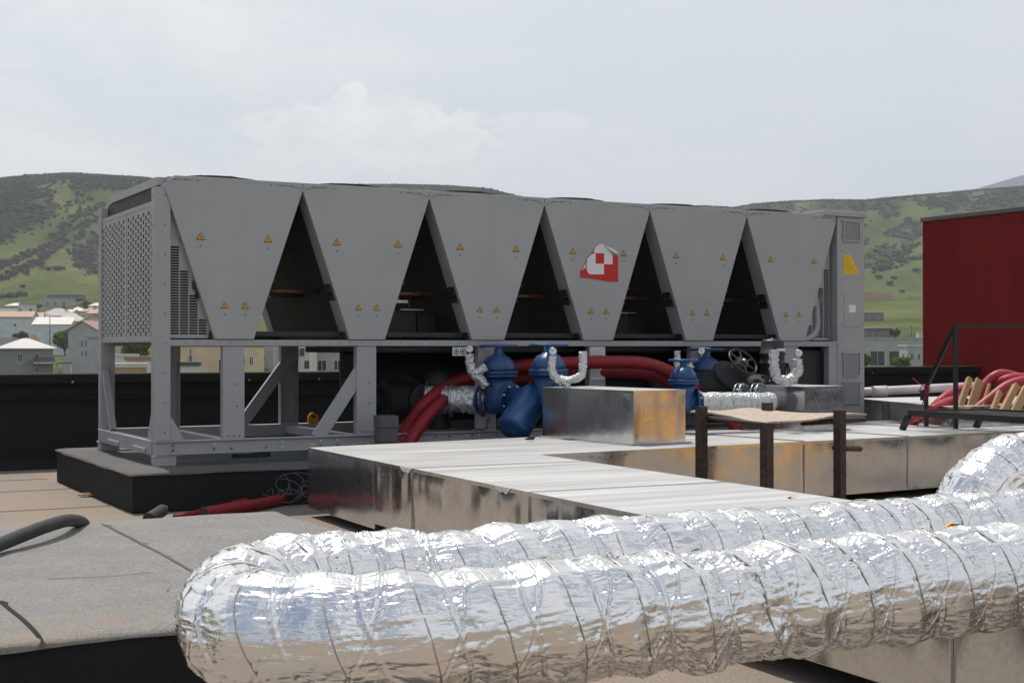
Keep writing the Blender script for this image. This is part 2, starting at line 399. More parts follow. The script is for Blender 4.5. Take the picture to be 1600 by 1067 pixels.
class MB:
    """collects shapes; build() links them as ONE mesh object"""
    def __init__(s): s.v = []; s.f = []; s.m = []; s.uv = {}; s.sm = []
    def add(s, vs, fs, mi=0, smooth=False, uvs=None):
        b = len(s.v)
        s.v += [tuple(p) for p in vs]
        for k, f in enumerate(fs):
            if uvs is not None: s.uv[len(s.f)] = uvs[k]
            s.f.append(tuple(i + b for i in f)); s.m.append(mi); s.sm.append(smooth)
    def box(s, x0, x1, y0, y1, z0, z1, mi=0, mt=None):
        vs = [Vector(p) for p in ((x0, y0, z0), (x1, y0, z0), (x1, y1, z0), (x0, y1, z0), (x0, y0, z1), (x1, y0, z1), (x1, y1, z1), (x0, y1, z1))]
        if mt is not None: vs = [mt @ p for p in vs]
        s.add(vs, [(0, 3, 2, 1), (4, 5, 6, 7), (0, 1, 5, 4), (1, 2, 6, 5), (2, 3, 7, 6), (3, 0, 4, 7)], mi)
    def prism(s, poly, z0, z1, mi=0, mi_top=None):
        """plan polygon (counter-clockwise), between two levels"""
        n = len(poly)
        s.add([(p[0], p[1], z0) for p in poly] + [(p[0], p[1], z1) for p in poly],
              [tuple(reversed(range(n)))] + [(i, (i + 1) % n, n + (i + 1) % n, n + i) for i in range(n)], mi)
        b = len(s.v) - n
        s.f.append(tuple(b + i for i in range(n))); s.m.append(mi if mi_top is None else mi_top); s.sm.append(False)
    def extrude(s, pts, d, mi=0):
        """polygon in space pushed along d"""
        pts = [Vector(p) for p in pts]; d = Vector(d); n = len(pts)
        s.add(pts + [p + d for p in pts], [tuple(range(n)), tuple(reversed(range(n, 2 * n)))] + [(i, n + i, n + (i + 1) % n, (i + 1) % n) for i in range(n)], mi)
    def beam(s, a, b, wd, ht, up=(0, 0, 1), mi=0):
        a, b = Vector(a), Vector(b); d = (b - a).normalized(); up = Vector(up)
        x = d.cross(up)
        if x.length < 1e-4: x = d.cross(Vector((1, 0, 0)))
        x.normalize(); y = x.cross(d).normalized()
        q = [x * sx * wd / 2 + y * sy * ht / 2 for sx, sy in ((-1, -1), (1, -1), (1, 1), (-1, 1))]
        s.add([a + p for p in q] + [b + p for p in q], [(3, 2, 1, 0), (4, 5, 6, 7), (0, 1, 5, 4), (1, 2, 6, 5), (2, 3, 7, 6), (3, 0, 4, 7)], mi)
    def lathe(s, prof, c=(0, 0, 0), ax=(0, 0, 1), n=28, mi=0, smooth=True, caps=True):
        """prof: (radius, distance along the axis)"""
        c, ax = Vector(c), Vector(ax).normalized()
        x = ax.orthogonal().normalized(); y = ax.cross(x)
        vs = []; fs = []
        for r, t in prof:
            for k in range(n):
                a = 2 * math.pi * k / n
                vs.append(c + ax * t + (x * math.cos(a) + y * math.sin(a)) * r)
        for i in range(len(prof) - 1):
            for k in range(n):
                fs.append((i * n + k, i * n + (k + 1) % n, (i + 1) * n + (k + 1) % n, (i + 1) * n + k))
        s.add(vs, fs, mi, smooth)
        if caps:
            b = len(s.v) - len(vs)
            s.f.append(tuple(b + k for k in reversed(range(n)))); s.m.append(mi); s.sm.append(False)
            b2 = b + (len(prof) - 1) * n
            s.f.append(tuple(b2 + k for k in range(n))); s.m.append(mi); s.sm.append(False)
    def cyl(s, a, b, r, n=16, mi=0, r2=None):
        a, b = Vector(a), Vector(b)
        s.lathe([(r, 0), (r if r2 is None else r2, (b - a).length)], a, b - a, n, mi)
    def torus(s, c, ax, Rr, r, n=36, k=8, mi=0):
        c, ax = Vector(c), Vector(ax).normalized(); x = ax.orthogonal().normalized(); y = ax.cross(x)
        vs = []; fs = []
        for i in range(n):
            a = 2 * math.pi * i / n; d = x * math.cos(a) + y * math.sin(a)
            for j in range(k):
                b = 2 * math.pi * j / k
                vs.append(c + d * (Rr + r * math.cos(b)) + ax * r * math.sin(b))
        for i in range(n):
            for j in range(k):
                fs.append((i * k + j, ((i + 1) % n) * k + j, ((i + 1) % n) * k + (j + 1) % k, i * k + (j + 1) % k))
        s.add(vs, fs, mi, True)
    def tube(s, path, r, n=14, mi=0, step=0.03, caps=True, wob=0.0, wscale=10.0, hollow=False):
        pts = resample(path, step); fr = frames(pts); vs = []; fs = []; uvs = []
        L = 0.0; ss = []
        for i, p in enumerate(pts):
            if i: L += (p - pts[i - 1]).length
            ss.append(L)
            rr = r(i / max(1, len(pts) - 1)) if callable(r) else r
            for k in range(n):
                a = 2 * math.pi * k / n
                vs.append(p + (fr[i][0] * math.cos(a) + fr[i][1] * math.sin(a)) * rr)
        if wob:
            A = np.array([tuple(q) for q in vs])
            ctr = np.repeat(np.array([tuple(p) for p in pts]), n, axis=0)
            A = ctr + (A - ctr) * (1 + wob * 2 * (fbm(A * wscale, 3) - 0.5))[:, None]
            vs = [tuple(q) for q in A]
        for i in range(len(pts) - 1):
            for k in range(n):
                fs.append((i * n + k, i * n + (k + 1) % n, (i + 1) * n + (k + 1) % n, (i + 1) * n + k))
                uvs.append(((ss[i], k / n), (ss[i], (k + 1) / n), (ss[i + 1], (k + 1) / n), (ss[i + 1], k / n)))
        s.add(vs, fs, mi, True, uvs)
        if caps:
            b = len(s.v) - len(vs)
            s.f.append(tuple(b + k for k in reversed(range(n)))); s.m.append(mi); s.sm.append(False)
            b2 = b + (len(pts) - 1) * n
            s.f.append(tuple(b2 + k for k in range(n))); s.m.append(mi); s.sm.append(False)
    def build(s, name, mats, parent=None, bevel=0.0, props=None, origin=None, seg=2):
        if not isinstance(mats, (list, tuple)): mats = [mats]
        A = np.array(s.v, dtype=float)
        me = bpy.data.meshes.new(name)
        o = bpy.data.objects.new(name, me)
        if parent is None:
            if origin is None: origin = ((A[:, 0].min() + A[:, 0].max()) / 2, (A[:, 1].min() + A[:, 1].max()) / 2, A[:, 2].min())
            A = A - np.array(origin); o.location = origin
        me.from_pydata(A.tolist(), [], s.f)
        me.polygons.foreach_set('material_index', s.m)
        me.polygons.foreach_set('use_smooth', s.sm)
        if s.uv:
            ul = me.uv_layers.new(name='UV')
            for fi, uu in s.uv.items():
                for li, q in zip(me.polygons[fi].loop_indices, uu): ul.data[li].uv = q
        for m in mats: me.materials.append(MATS[m])
        me.update()
        COL.objects.link(o)
        if parent is not None: o.parent = parent
        if bevel:
            md = o.modifiers.new('bevel', 'BEVEL'); md.width = bevel; md.segments = seg; md.limit_method = 'ANGLE'; md.angle_limit = R(40)
            md.harden_normals = False
        if props: tag(o, **props)
        return o


def resample(path, step):
    """Catmull-Rom through the points, even steps"""
    p = [Vector(q) for q in path]
    if len(p) == 2:
        n = max(1, int((p[1] - p[0]).length / step)); return [p[0].lerp(p[1], i / n) for i in range(n + 1)]
    q = [p[0] * 2 - p[1]] + p + [p[-1] * 2 - p[-2]]
    out = []
    for i in range(1, len(q) - 2):
        a, b, c, d = q[i - 1], q[i], q[i + 1], q[i + 2]
        n = max(2, int((c - b).length / step))
        for k in range(n):
            t = k / n
            out.append(0.5 * ((2 * b) + (c - a) * t + (2 * a - 5 * b + 4 * c - d) * t * t + (3 * b - a - 3 * c + d) * t ** 3))
    out.append(p[-1])
    return out


def frames(pts):
    fr = []; t0 = (pts[1] - pts[0]).normalized()
    x = t0.cross(Vector((0, 0, 1)))
    if x.length < 1e-3: x = t0.orthogonal()
    x.normalize()
    for i in range(len(pts)):
        t = (pts[min(i + 1, len(pts) - 1)] - pts[max(i - 1, 0)]).normalized()
        x = (x - t * x.dot(t)).normalized()
        fr.append((x.copy(), t.cross(x).normalized()))
    return fr


def _hash(i, j, k):
    h = (i * 374761393 + j * 668265263 + k * 2147483647 + 12345) & 0xffffffff
    h = ((h ^ (h >> 13)) * 1274126177) & 0xffffffff
    h = ((h ^ (h >> 15)) * 2246822519) & 0xffffffff
    return ((h ^ (h >> 16)) & 0xffff) / 65535.0


def vnoise(p):
    p = np.asarray(p, float); i = np.floor(p).astype(np.int64); f = p - i; u = f * f * f * (f * (f * 6 - 15) + 10)
    r = 0
    for a in (0, 1):
        for b in (0, 1):
            for c in (0, 1):
                wgt = (u[:, 0] if a else 1 - u[:, 0]) * (u[:, 1] if b else 1 - u[:, 1]) * (u[:, 2] if c else 1 - u[:, 2])
                r = r + wgt * _hash(i[:, 0] + a, i[:, 1] + b, i[:, 2] + c)
    return r


def fbm(p, o=4, g=0.5):
    p = np.asarray(p, float); r = 0; a = 1; t = 0
    for k in range(o):
        r = r + a * vnoise(p * 2.0 ** k + k * 17.3); t += a; a *= g
    return r / t


def tag(o, label=None, cat=None, group=None, kind=None):
    if label: o['label'] = label
    if cat: o['category'] = cat
    if group: o['group'] = group
    if kind: o['kind'] = kind
    return o


def thing(name, label, cat, loc, rz=0.0, group=None):
    o = bpy.data.objects.new(name, None)
    COL.objects.link(o)
    o.location = loc; o.rotation_euler = (0, 0, rz); o.empty_display_size = 0.2
    return tag(o, label, cat, group)


def np_mesh(name, V_, F_, mat, parent=None, smooth=True, uv=None, loc=(0, 0, 0)):
    """quad / tri mesh straight from arrays"""
    me = bpy.data.meshes.new(name)
    k = F_.shape[1]
    me.vertices.add(len(V_)); me.vertices.foreach_set('co', np.ascontiguousarray(V_, dtype=np.float32).ravel())
    me.loops.add(F_.size); me.loops.foreach_set('vertex_index', F_.astype(np.int32).ravel())
    me.polygons.add(len(F_)); me.polygons.foreach_set('loop_start', np.arange(0, F_.size, k, dtype=np.int32))
    me.polygons.foreach_set('loop_total', np.full(len(F_), k, dtype=np.int32))
    me.polygons.foreach_set('use_smooth', np.full(len(F_), smooth))
    if uv is not None:
        ul = me.uv_layers.new(name='UV'); ul.data.foreach_set('uv', np.ascontiguousarray(uv, dtype=np.float32).ravel())
    me.materials.append(MATS[mat]); me.update(calc_edges=True); me.validate()
    o = bpy.data.objects.new(name, me); COL.objects.link(o); o.location = loc
    if parent is not None: o.parent = parent
    return o

# ================================================================== THE SETTING
# ---- terrain: valley floor, village slope and the hills behind, one sheet to the horizon
RIDGE = [(-4000, 330), (-1500, 315), (-400, 306), (0, 298), (40, 291), (110, 286), (180, 288), (260, 290), (400, 295), (500, 294), (620, 292), (700, 293), (760, 297),
         (797, 306), (850, 318), (1000, 328), (1100, 326), (1145, 329), (1180, 324), (1240, 321), (1290, 320), (1350, 322), (1400, 319), (1450, 316),
         (1520, 312), (1600, 309), (2000, 306), (4000, 330)]
RR = [(-4000, 1600), (0, 1500), (400, 1550), (800, 1800), (1100, 2300), (1350, 2300), (1600, 2200), (4000, 2000)]
ZT = [(0, -9), (90, -9), (230, -9.2), (330, -8.2), (420, -3.0), (520, 5), (640, 13), (800, 24), (900, 31)]


def terrain(X, Y):
    X = np.asarray(X, float); Y = np.asarray(Y, float)
    r = np.hypot(X, Y); az = np.arctan2(X, Y)
    px = 800 + FPX * np.tan(np.clip(az, -1.05, 1.05))
    front = np.clip((np.cos(az) - 0.2) / 0.4, 0.0, 1.0)
    side = np.clip((px - 700) / 700, 0, 1)
    zb = np.interp(r, [a for a, b in ZT], [b for a, b in ZT])
    zb = zb + side * np.interp(r, [200, 330, 420, 620, 900], [0, 3, 5, 0.5, 1.5])
    ry = np.interp(px, [a for a, b in RIDGE], [b for a, b in RIDGE]); rr = np.interp(px, [a for a, b in RR], [b for a, b in RR])
    zr = CAMZ + rr / np.maximum(np.cos(az), 0.35) * (544.5 - ry) / FPX * np.cos(az).clip(0.35, 1)
    zr = CAMZ + rr * (544.5 - ry) / FPX
    t = np.clip((r - 850) / (rr - 850), 0, 1)
    p = np.stack([X * 0.0032, Y * 0.0032, np.zeros_like(X)], 1)
    n = fbm(p, 5, 0.52)
    ridged = 1 - np.abs(2 * fbm(p * 1.15 + 9.1, 4) - 1)
    s = 0.28 * t + 0.72 * (t * t * (3 - 2 * t))
    s = s + (0.52 * (n - 0.5) + 0.34 * (ridged - 0.75)) * np.sin(np.pi * t ** .9).clip(0)
    bd = fbm(np.stack([t * 5 - px / 88, t * 1.0 + px / 420, np.zeros_like(t)], 1), 3, .5) - .5
    s = s + 0.22 * bd * np.sin(np.pi * t ** .8).clip(0)
    back = np.clip((r - rr) / 1500, 0, 1)
    z = zb + (zr - 31) * s * (1 - back * 0.9)
    z = z + (fbm(p * 9 + 3, 3) - 0.5) * np.clip((r - 420) / 600, 0, 1) * 9 * (1 - 0.5 * t)
    cap = CAMZ + r * (544.5 - ry) / FPX
    z = np.where(r > 900, np.minimum(z, cap), z)
    zfar = -9 + np.clip((r - 300) / 2500, 0, 1) * 60 * n
    return zfar + (z - zfar) * front


az = np.concatenate([np.arange(-180, -31, 4.0), np.arange(-31, 31, 0.14), np.arange(31, 181, 4.0)])
az[-1] = 180.0
az = np.radians(az)
rad = np.concatenate([[1.0, 20], np.geomspace(45, 850, 70), np.linspace(860, 2400, 260), np.geomspace(2450, 4600, 12)])
A_, R_ = np.meshgrid(az, rad)
X_ = (R_ * np.sin(A_)).ravel(); Y_ = (R_ * np.cos(A_)).ravel()
Z_ = terrain(X_, Y_)
na, nr = len(az), len(rad)
ii, jj = np.meshgrid(np.arange(nr - 1), np.arange(na - 1), indexing='ij')
q = (ii * na + jj).ravel()
def seg_dist(px, py, pts):
    d = np.full(px.shape, 1e9)
    for (x0, y0), (x1, y1) in zip(pts[:-1], pts[1:]):
        t = np.clip(((px - x0) * (x1 - x0) + (py - y0) * (y1 - y0)) / ((x1 - x0) ** 2 + (y1 - y0) ** 2), 0, 1)
        d = np.minimum(d, np.hypot(px - x0 - t * (x1 - x0), py - y0 - t * (y1 - y0)))
    return d


HEDGES = [([(-60, 442), (0, 417), (60, 392), (100, 366), (160, 338)], 5), ([(-40, 455), (0, 437), (50, 415), (85, 390), (130, 368)], 4), ([(70, 376), (120, 340), (160, 322)], 5), ([(0, 468), (40, 462)], 2),
          ([(1340, 380), (1395, 362), (1440, 346), (1500, 338)], 6), ([(1340, 356), (1370, 340), (1400, 333)], 7), ([(1340, 420), (1380, 410), (1440, 405)], 4), ([(1360, 398), (1400, 385), (1445, 360)], 6), ([(1340, 404), (1390, 396)], 5)]
PATCH = [(132, 405, 26, 24), (150, 380, 20, 14), (1415, 378, 30, 14), (1390, 398, 38, 8), (1368, 348, 22, 8), (1430, 352, 24, 8), (1380, 420, 25, 5)]


def wood_density(X, Y, Z):
    px = 800 + FPX * X / np.maximum(Y, 1); py = 544.5 - (Z - CAMZ) / np.maximum(Y, 1) * FPX
    nn = fbm(np.stack([X * 0.006, Y * 0.003, X * 0], 1) + 40, 4, 0.55)
    n2 = fbm(np.stack([X * 0.025, Y * 0.010, X * 0], 1) + 70, 3, 0.6)
    wig = (n2 - .5) * 16
    left = np.clip((392 - .5 * np.clip(px, -200, 240) - py + wig * 2) / 26, 0, 1) * (.55 + .45 * np.clip((nn - .42) / .12, 0, 1))
    right = np.clip((nn - .50) / .06, 0, 1) * np.clip((440 - py) / 30, 0, 1) * .8 + np.clip((335 - py + wig) / 12, 0, 1) * .6
    mixw = np.clip((px + (nn - .5) * 900 - 520) / 420, 0, 1)
    d = left * (1 - mixw) + right * mixw
    ridge_y = np.interp(px, [a for a, b in RIDGE], [b for a, b in RIDGE])
    d = np.maximum(d, np.clip((ridge_y + 12 - py + wig * .5) / 6, 0, 1) * .95)
    for pts, wd in HEDGES: d = np.maximum(d, np.clip(1.4 - seg_dist(px, py + wig * .5, pts) / wd, 0, 1) * .85)
    for cx, cy, rx, ry in PATCH: d = np.maximum(d, np.clip(1.6 - 1.3 * np.hypot((px - cx) / rx, (py - cy + wig * .6) / ry), 0, 1) * .8)
    return (d * np.clip((n2 - 0.27) / 0.2, 0.1, 1)).clip(0, 1)


_m = (np.hypot(X_, Y_) > 860) & (np.abs(np.arctan2(X_, Y_)) < 0.7)
scrub = np.zeros(len(X_)); scrub[_m] = wood_density(X_[_m], Y_[_m], Z_[_m])
ter = tag(np_mesh('terrain', np.stack([X_, Y_, Z_], 1), np.stack([q + 1, q, q + na, q + na + 1], 1), 'grass'), kind='structure')
ter.data.attributes.new('scrub', 'FLOAT', 'POINT').data.foreach_set('value', scrub.astype(np.float32))


def tz(x, y): return float(terrain(np.array([x]), np.array([y]))[0])


# far blue mountain on the right
mx = np.linspace(1380, 2400, 90); prof = np.interp(mx, [1380, 1470, 1490, 1540, 1580, 1620, 1700, 1850, 2100, 2400], [322, 310, 305, 291, 279, 268, 246, 235, 250, 320])
mv = []
MD = 4700
for k, yy in enumerate((3900, 4300, 4700, 5300)):
    hgt = (0.0, 0.62, 1.0, 0.5)[k]
    for a, b in zip(mx, prof):
        b2 = 544.5 - (544.5 - b) * hgt
        zz = CAMZ + MD * (544.5 - b2) / FPX + (15 * math.sin(a * 0.11 + k * 2) if k in (1,) else 0) - (20 if k == 0 else 0)
        mv.append(((a - 800) / FPX * MD + (k - 2) * 30, yy, zz))
n_ = len(mx); mq = [(k * n_ + i, k * n_ + i + 1, (k + 1) * n_ + i + 1, (k + 1) * n_ + i) for k in range(3) for i in range(n_ - 1)]
tag(np_mesh('mountain', np.array(mv), np.array(mq), 'mountain'), kind='structure')


# ---- foliage helpers
def leaf_cloud(n, rx, ry, rz, size, clumps=14, rnd=random):
    """many leaf faces gathered in clumps through an uneven crown"""
    vs = []; fs = []
    cs = []
    for _ in range(clumps):
        while True:
            p = Vector((rnd.uniform(-1, 1), rnd.uniform(-1, 1), rnd.uniform(-1, 1)))
            if p.length < 0.85: break
        cs.append((p, rnd.uniform(0.25, 0.5)))
    for _ in range(n):
        c, r = rnd.choice(cs)
        while True:
            d = Vector((rnd.uniform(-1, 1), rnd.uniform(-1, 1), rnd.uniform(-1, 1)))
            if d.length < 1: break
        p = c + d * r
        p = Vector((p.x * rx, p.y * ry, p.z * rz))
        q = Quaternion((rnd.uniform(-1, 1), rnd.uniform(-1, 1), rnd.uniform(-1, 1), rnd.uniform(-1, 1))); q.normalize()
        s = size * rnd.uniform(0.6, 1.4)
        b = len(vs)
        vs += [p + q @ Vector(v) for v in ((-s, 0, 0), (0, -s * .55, 0.1 * s), (s, 0, 0), (0, s * .55, 0.1 * s))]
        fs.append((b, b + 1, b + 2, b + 3))
    return vs, fs


def tree(px, Yd, wpx, top, base, label, mat='leaf', group=None, name='village_tree', n=1500):
    c = P(px, 500, Y=Yd); zt = P(px, top, Y=Yd).z; zb = P(px, base, Y=Yd).z
    g = tz(c.x, c.y) - 0.3
    t = thing(name, label, 'tree' if 'tree' in name else 'bush', (c.x, c.y, g), random.uniform(0, 6), group)
    hz = (zt - zb) / 2; wr = wpx / FPX * Yd / 2
    vs, fs = leaf_cloud(n, wr, wr * 0.8, hz, 0.16 * (wr * wr * hz) ** (1 / 3) * 1.0, 22)
    cz = (zt + zb) / 2 - g
    b = MB(); b.add([v + Vector((0, 0, cz)) for v in vs], fs); b.build('crown', mat, t)
    b = MB(); b.tube([(0, 0, 0), (0.05, 0, cz * 0.5), (0.1, 0.05, cz)], lambda u: 0.05 * wr + 0.06 * wr * (1 - u), 8, step=0.6)
    for a in range(4):
        b.tube([(0.08, 0, cz * 0.6), (wr * 0.5 * math.cos(a * 1.7), wr * 0.5 * math.sin(a * 1.7), cz + hz * 0.3)], lambda u: 0.03 * wr * (1.2 - u), 6, step=0.6)
    b.build('trunk', 'bark', t)
    return t


# ---- far-off wood on the hills: one mass of crowns nobody could count
def ico():
    bm = bmesh.new(); bmesh.ops.create_icosphere(bm, subdivisions=1, radius=1.0)
    v = np.array([tuple(x.co) for x in bm.verts]); f = np.array([[x.index for x in p.verts] for p in bm.faces]); bm.free()
    return v, f


rng = np.random.default_rng(3)
iv, if_ = ico()
NW = 250000
pxs = rng.uniform(-620, 2150, NW); tt = rng.uniform(0.03, 1.06, NW) ** 0.85
rr_ = np.interp(pxs, [a for a, b in RR], [b for a, b in RR])
rw = 850 + tt * (rr_ - 850)
azw = np.arctan((pxs - 800) / FPX)
xw, yw = rw * np.sin(azw), rw * np.cos(azw)
zw = terrain(xw, yw)
dens = wood_density(xw, yw, zw)
keep = rng.uniform(0, 1, NW) < dens ** 1.2 * 0.55
xw, yw, zw = xw[keep], yw[keep], zw[keep]
m_ = len(xw)
sz = rng.uniform(0.9, 2.1, m_) * np.where(rng.uniform(0, 1, m_) < 0.35, 0.6, 1.0)
lump = 1 + rng.uniform(-0.35, 0.35, (m_, len(iv)))
W_ = iv[None] * lump[:, :, None] * sz[:, None, None] * np.array([1.25, 1.25, 0.85]) + np.stack([xw, yw, zw + sz * 0.55], 1)[:, None]
F_ = if_[None] + (np.arange(m_) * len(iv))[:, None, None]
tag(np_mesh('hill_wood', W_.reshape(-1, 3), F_.reshape(-1, 3), 'tree_green', smooth=False), 'distant woodland covering the upper hillsides', None, kind='stuff')

# single bushes on the grassy slope
bush_spots = [(40, 418), (60, 411), (62, 417), (40, 427), (22, 422), (66, 404), (82, 394), (76, 423), (88, 422), (97, 422), (36, 449), (14, 428), (118, 398), (128, 404), (136, 416), (120, 417),
              (1372, 436), (1396, 437), (1392, 446), (1410, 458), (1420, 345), (1384, 384), (1402, 398), (1430, 425), (1366, 428), (1425, 385), (1414, 412)]
bproto = None
for i, (px, py) in enumerate(bush_spots):
    # walk along the sight line until it meets the hillside
    rs = np.linspace(700, 2250, 600); a = (px - 800) / FPX
    yy = rs / math.hypot(1, a); xx = yy * a
    hz = CAMZ + yy * (544.5 - py) / FPX
    hit = np.nonzero(terrain(xx, yy) > hz)[0]
    k = hit[0] if len(hit) else 200
    lab = 'dark round bush standing alone on the green hillside'
    if bproto is None:
        vs, fs = leaf_cloud(260, 1.0, 1.0, 0.62, 0.24, 16)
        b = MB(); b.add([v + Vector((0, 0, 0.5)) for v in vs], fs)
        bproto = b.build('hillside_bush', 'leaf_dark', None, origin=(0, 0, 0)); o = bproto
    else:
        o = bproto.copy(); COL.objects.link(o)
    s = random.uniform(2.2, 4.0) * rs[k] / 1200
    o.location = (xx[k], yy[k], float(terrain(xx[k:k + 1], yy[k:k + 1])[0])); o.scale = (s, s, s * 0.9); o.rotation_euler = (0, 0, random.uniform(0, 6))
    tag(o, lab, 'bush', 'bushes dotted over the grassy hillside')


# ---- houses: px / py from the photograph, depth in metres, built as full boxes with roofs and openings
def house(name, label, px, Yd, yaw, wd, dp, eave, wall, roof='hip', roofmat='roof_grey', rise=2.0, over=0.4, wins=(), base=None, extra=None, group='village houses', cat='house'):
    c = P(px, 540, Y=Yd); zt = P(px, eave, Y=Yd).z
    g = (tz(c.x, c.y) if base is None else base) - 1.0
    t = thing(name, label, cat, (c.x, c.y, g), yaw, group)
    h = zt - g
    b = MB(); b.box(-wd / 2, wd / 2, -dp / 2, dp / 2, 0, h); b.build('wall', wall, t)
    b = MB(); X, Yq = wd / 2 + over, dp / 2 + over
    if roof == 'hip':
        r = max(0.0, X - Yq)
        if X >= Yq: top = [(-r, 0, h + rise), (r, 0, h + rise)]
        else: top = [(0, -(Yq - X), h + rise), (0, (Yq - X), h + rise)]
        vs = [(-X, -Yq, h), (X, -Yq, h), (X, Yq, h), (-X, Yq, h)] + top + [(-X, -Yq, h - .18), (X, -Yq, h - .18), (X, Yq, h - .18), (-X, Yq, h - .18)]
        fs = [(0, 1, 5, 4), (2, 3, 4, 5), (1, 2, 5), (3, 0, 4)] if X >= Yq else [(0, 1, 4), (1, 2, 5, 4), (2, 3, 5), (3, 0, 4, 5)]
        fs += [(6, 7, 1, 0), (7, 8, 2, 1), (8, 9, 3, 2), (9, 6, 0, 3), (9, 8, 7, 6)]
        b.add(vs, fs)
    elif roof == 'gable':      # ridge along y, gable towards the viewer
        b.extrude([(-X, -Yq, h - .1), (0, -Yq, h + rise), (0, -Yq, h + rise - .22), (-X, -Yq, h - .32)], (0, 2 * Yq, 0))
        b.extrude([(0, -Yq, h + rise), (X, -Yq, h - .1), (X, -Yq, h - .32), (0, -Yq, h + rise - .22)], (0, 2 * Yq, 0))
        g2 = MB(); g2.extrude([(-wd / 2, -dp / 2 + .02, h), (wd / 2, -dp / 2 + .02, h), (0, -dp / 2 + .02, h + rise - .3)], (0, dp - .04, 0)); g2.build('gable', wall, t)
    elif roof == 'gablex':     # ridge along x
        b.extrude([(-X, -Yq, h - .1), (-X, 0, h + rise), (-X, 0, h + rise - .22), (-X, -Yq, h - .32)], (2 * X, 0, 0))
        b.extrude([(-X, 0, h + rise), (-X, Yq, h - .1), (-X, Yq, h - .32), (-X, 0, h + rise - .22)], (2 * X, 0, 0))
        g2 = MB(); g2.extrude([(-wd / 2 + .02, -dp / 2, h), (-wd / 2 + .02, dp / 2, h), (-wd / 2 + .02, 0, h + rise - .3)], (wd - .04, 0, 0)); g2.build('gable', wall, t)
    elif roof == 'shed':
        b.extrude([(-X, -Yq, h), (-X, Yq, h + rise), (-X, Yq, h + rise + .2), (-X, -Yq, h + .2)], (2 * X, 0, 0))
    else:
        b.box(-X, X, -Yq, Yq, h, h + 0.35)
    rf = b.build('roof', roofmat, t)
    if roof in ('hip', 'gable', 'gablex') and rise > 1.45:
        b = MB(); qx, qy = (wd * .22, dp * .08); b.box(qx - .3, qx + .3, qy - .3, qy + .3, h + rise * .5, h + rise + .7); b.box(qx - .38, qx + .38, qy - .38, qy + .38, h + rise + .7, h + rise + .82); b.build('chimney', 'brick' if roofmat != 'roof_dark' else 'plaster_grey', rf)
    if not wins and wd > 3:
        wins = [('f', q * wd, 1.6, min(1.2, wd * .12), 1.3) for q in (-.3, .02, .32)] + [('r', 0, 1.6, 1.1, 1.3), ('l', 0, 1.6, 1.1, 1.3)]
    # windows: (face, position along the face from its centre, height below the eave, width, height)
    for fc, s, dz_, ww, wh in wins:
        z0 = h - dz_ - wh / 2
        mt = {'f': Matrix.Translation((s, -dp / 2, z0)), 'r': Matrix.Translation((wd / 2, s, z0)) @ Matrix.Rotation(R(90), 4, 'Z'), 'l': Matrix.Translation((-wd / 2, s, z0)) @ Matrix.Rotation(R(-90), 4, 'Z')}[fc]
        b = MB(); b.box(-ww / 2, ww / 2, -0.03, 0.02, -wh / 2, wh / 2, mt=mt); wn = b.build('window', 'window_glass', t)
        b = MB()
        for q in ((-ww / 2 - .08, ww / 2 + .08, wh / 2, wh / 2 + .08), (-ww / 2 - .08, ww / 2 + .08, -wh / 2 - .08, -wh / 2), (-ww / 2 - .08, -ww / 2, -wh / 2, wh / 2), (ww / 2, ww / 2 + .08, -wh / 2, wh / 2), (-.03, .03, -wh / 2, wh / 2)):
            b.box(q[0], q[1], -0.06, 0.02, q[2], q[3], mt=mt)
        b.build('frame', 'plaster_white' if wall != 'plaster_white' else 'plaster_dark', wn)
    if extra: extra(t, h, wd, dp)
    return t


def w(face, xs, zs, ww=1.0, wh=1.5): return [(face, x, z, ww, wh) for x in xs for z in zs]


def porch(t, h, wd, dp):
    b = MB(); z = h - 3.4
    b.box(wd / 2 + .3, wd / 2 + 3.6, -dp / 2 - 2.2, dp / 2 - 1, z, z + .3); b.build('canopy', 'roof_dark', t)
    for y in (-dp / 2 - 2, dp / 2 - 1.3):
        b = MB(); b.box(wd / 2 + 3.2, wd / 2 + 3.5, y, y + .3, 0, z); b.build('post', 'plaster_white', t)
    b = MB(); b.extrude([(-wd * .05, -dp / 2 - 2.4, z - .2), (wd / 2 + .2, -dp / 2 - 2.4, z - .2), (wd / 2 + .2, -dp / 2, z + 1.1), (wd * .05, -dp / 2, z + 1.1)], (0, 0, .25))
    b.build('lean_to_roof', 'roof_dark', t)


def balcony(t, h, wd, dp):
    b = MB(); b.box(-wd / 2 + .4, wd / 2 - .4, -dp / 2 - 1.3, -dp / 2, h - 3.2, h - 3.0); b.box(-wd / 2 + .4, wd / 2 - .4, -dp / 2 - 1.3, -dp / 2 - 1.2, h - 3.0, h - 2.1); b.build('balcony', 'plaster_grey', t)


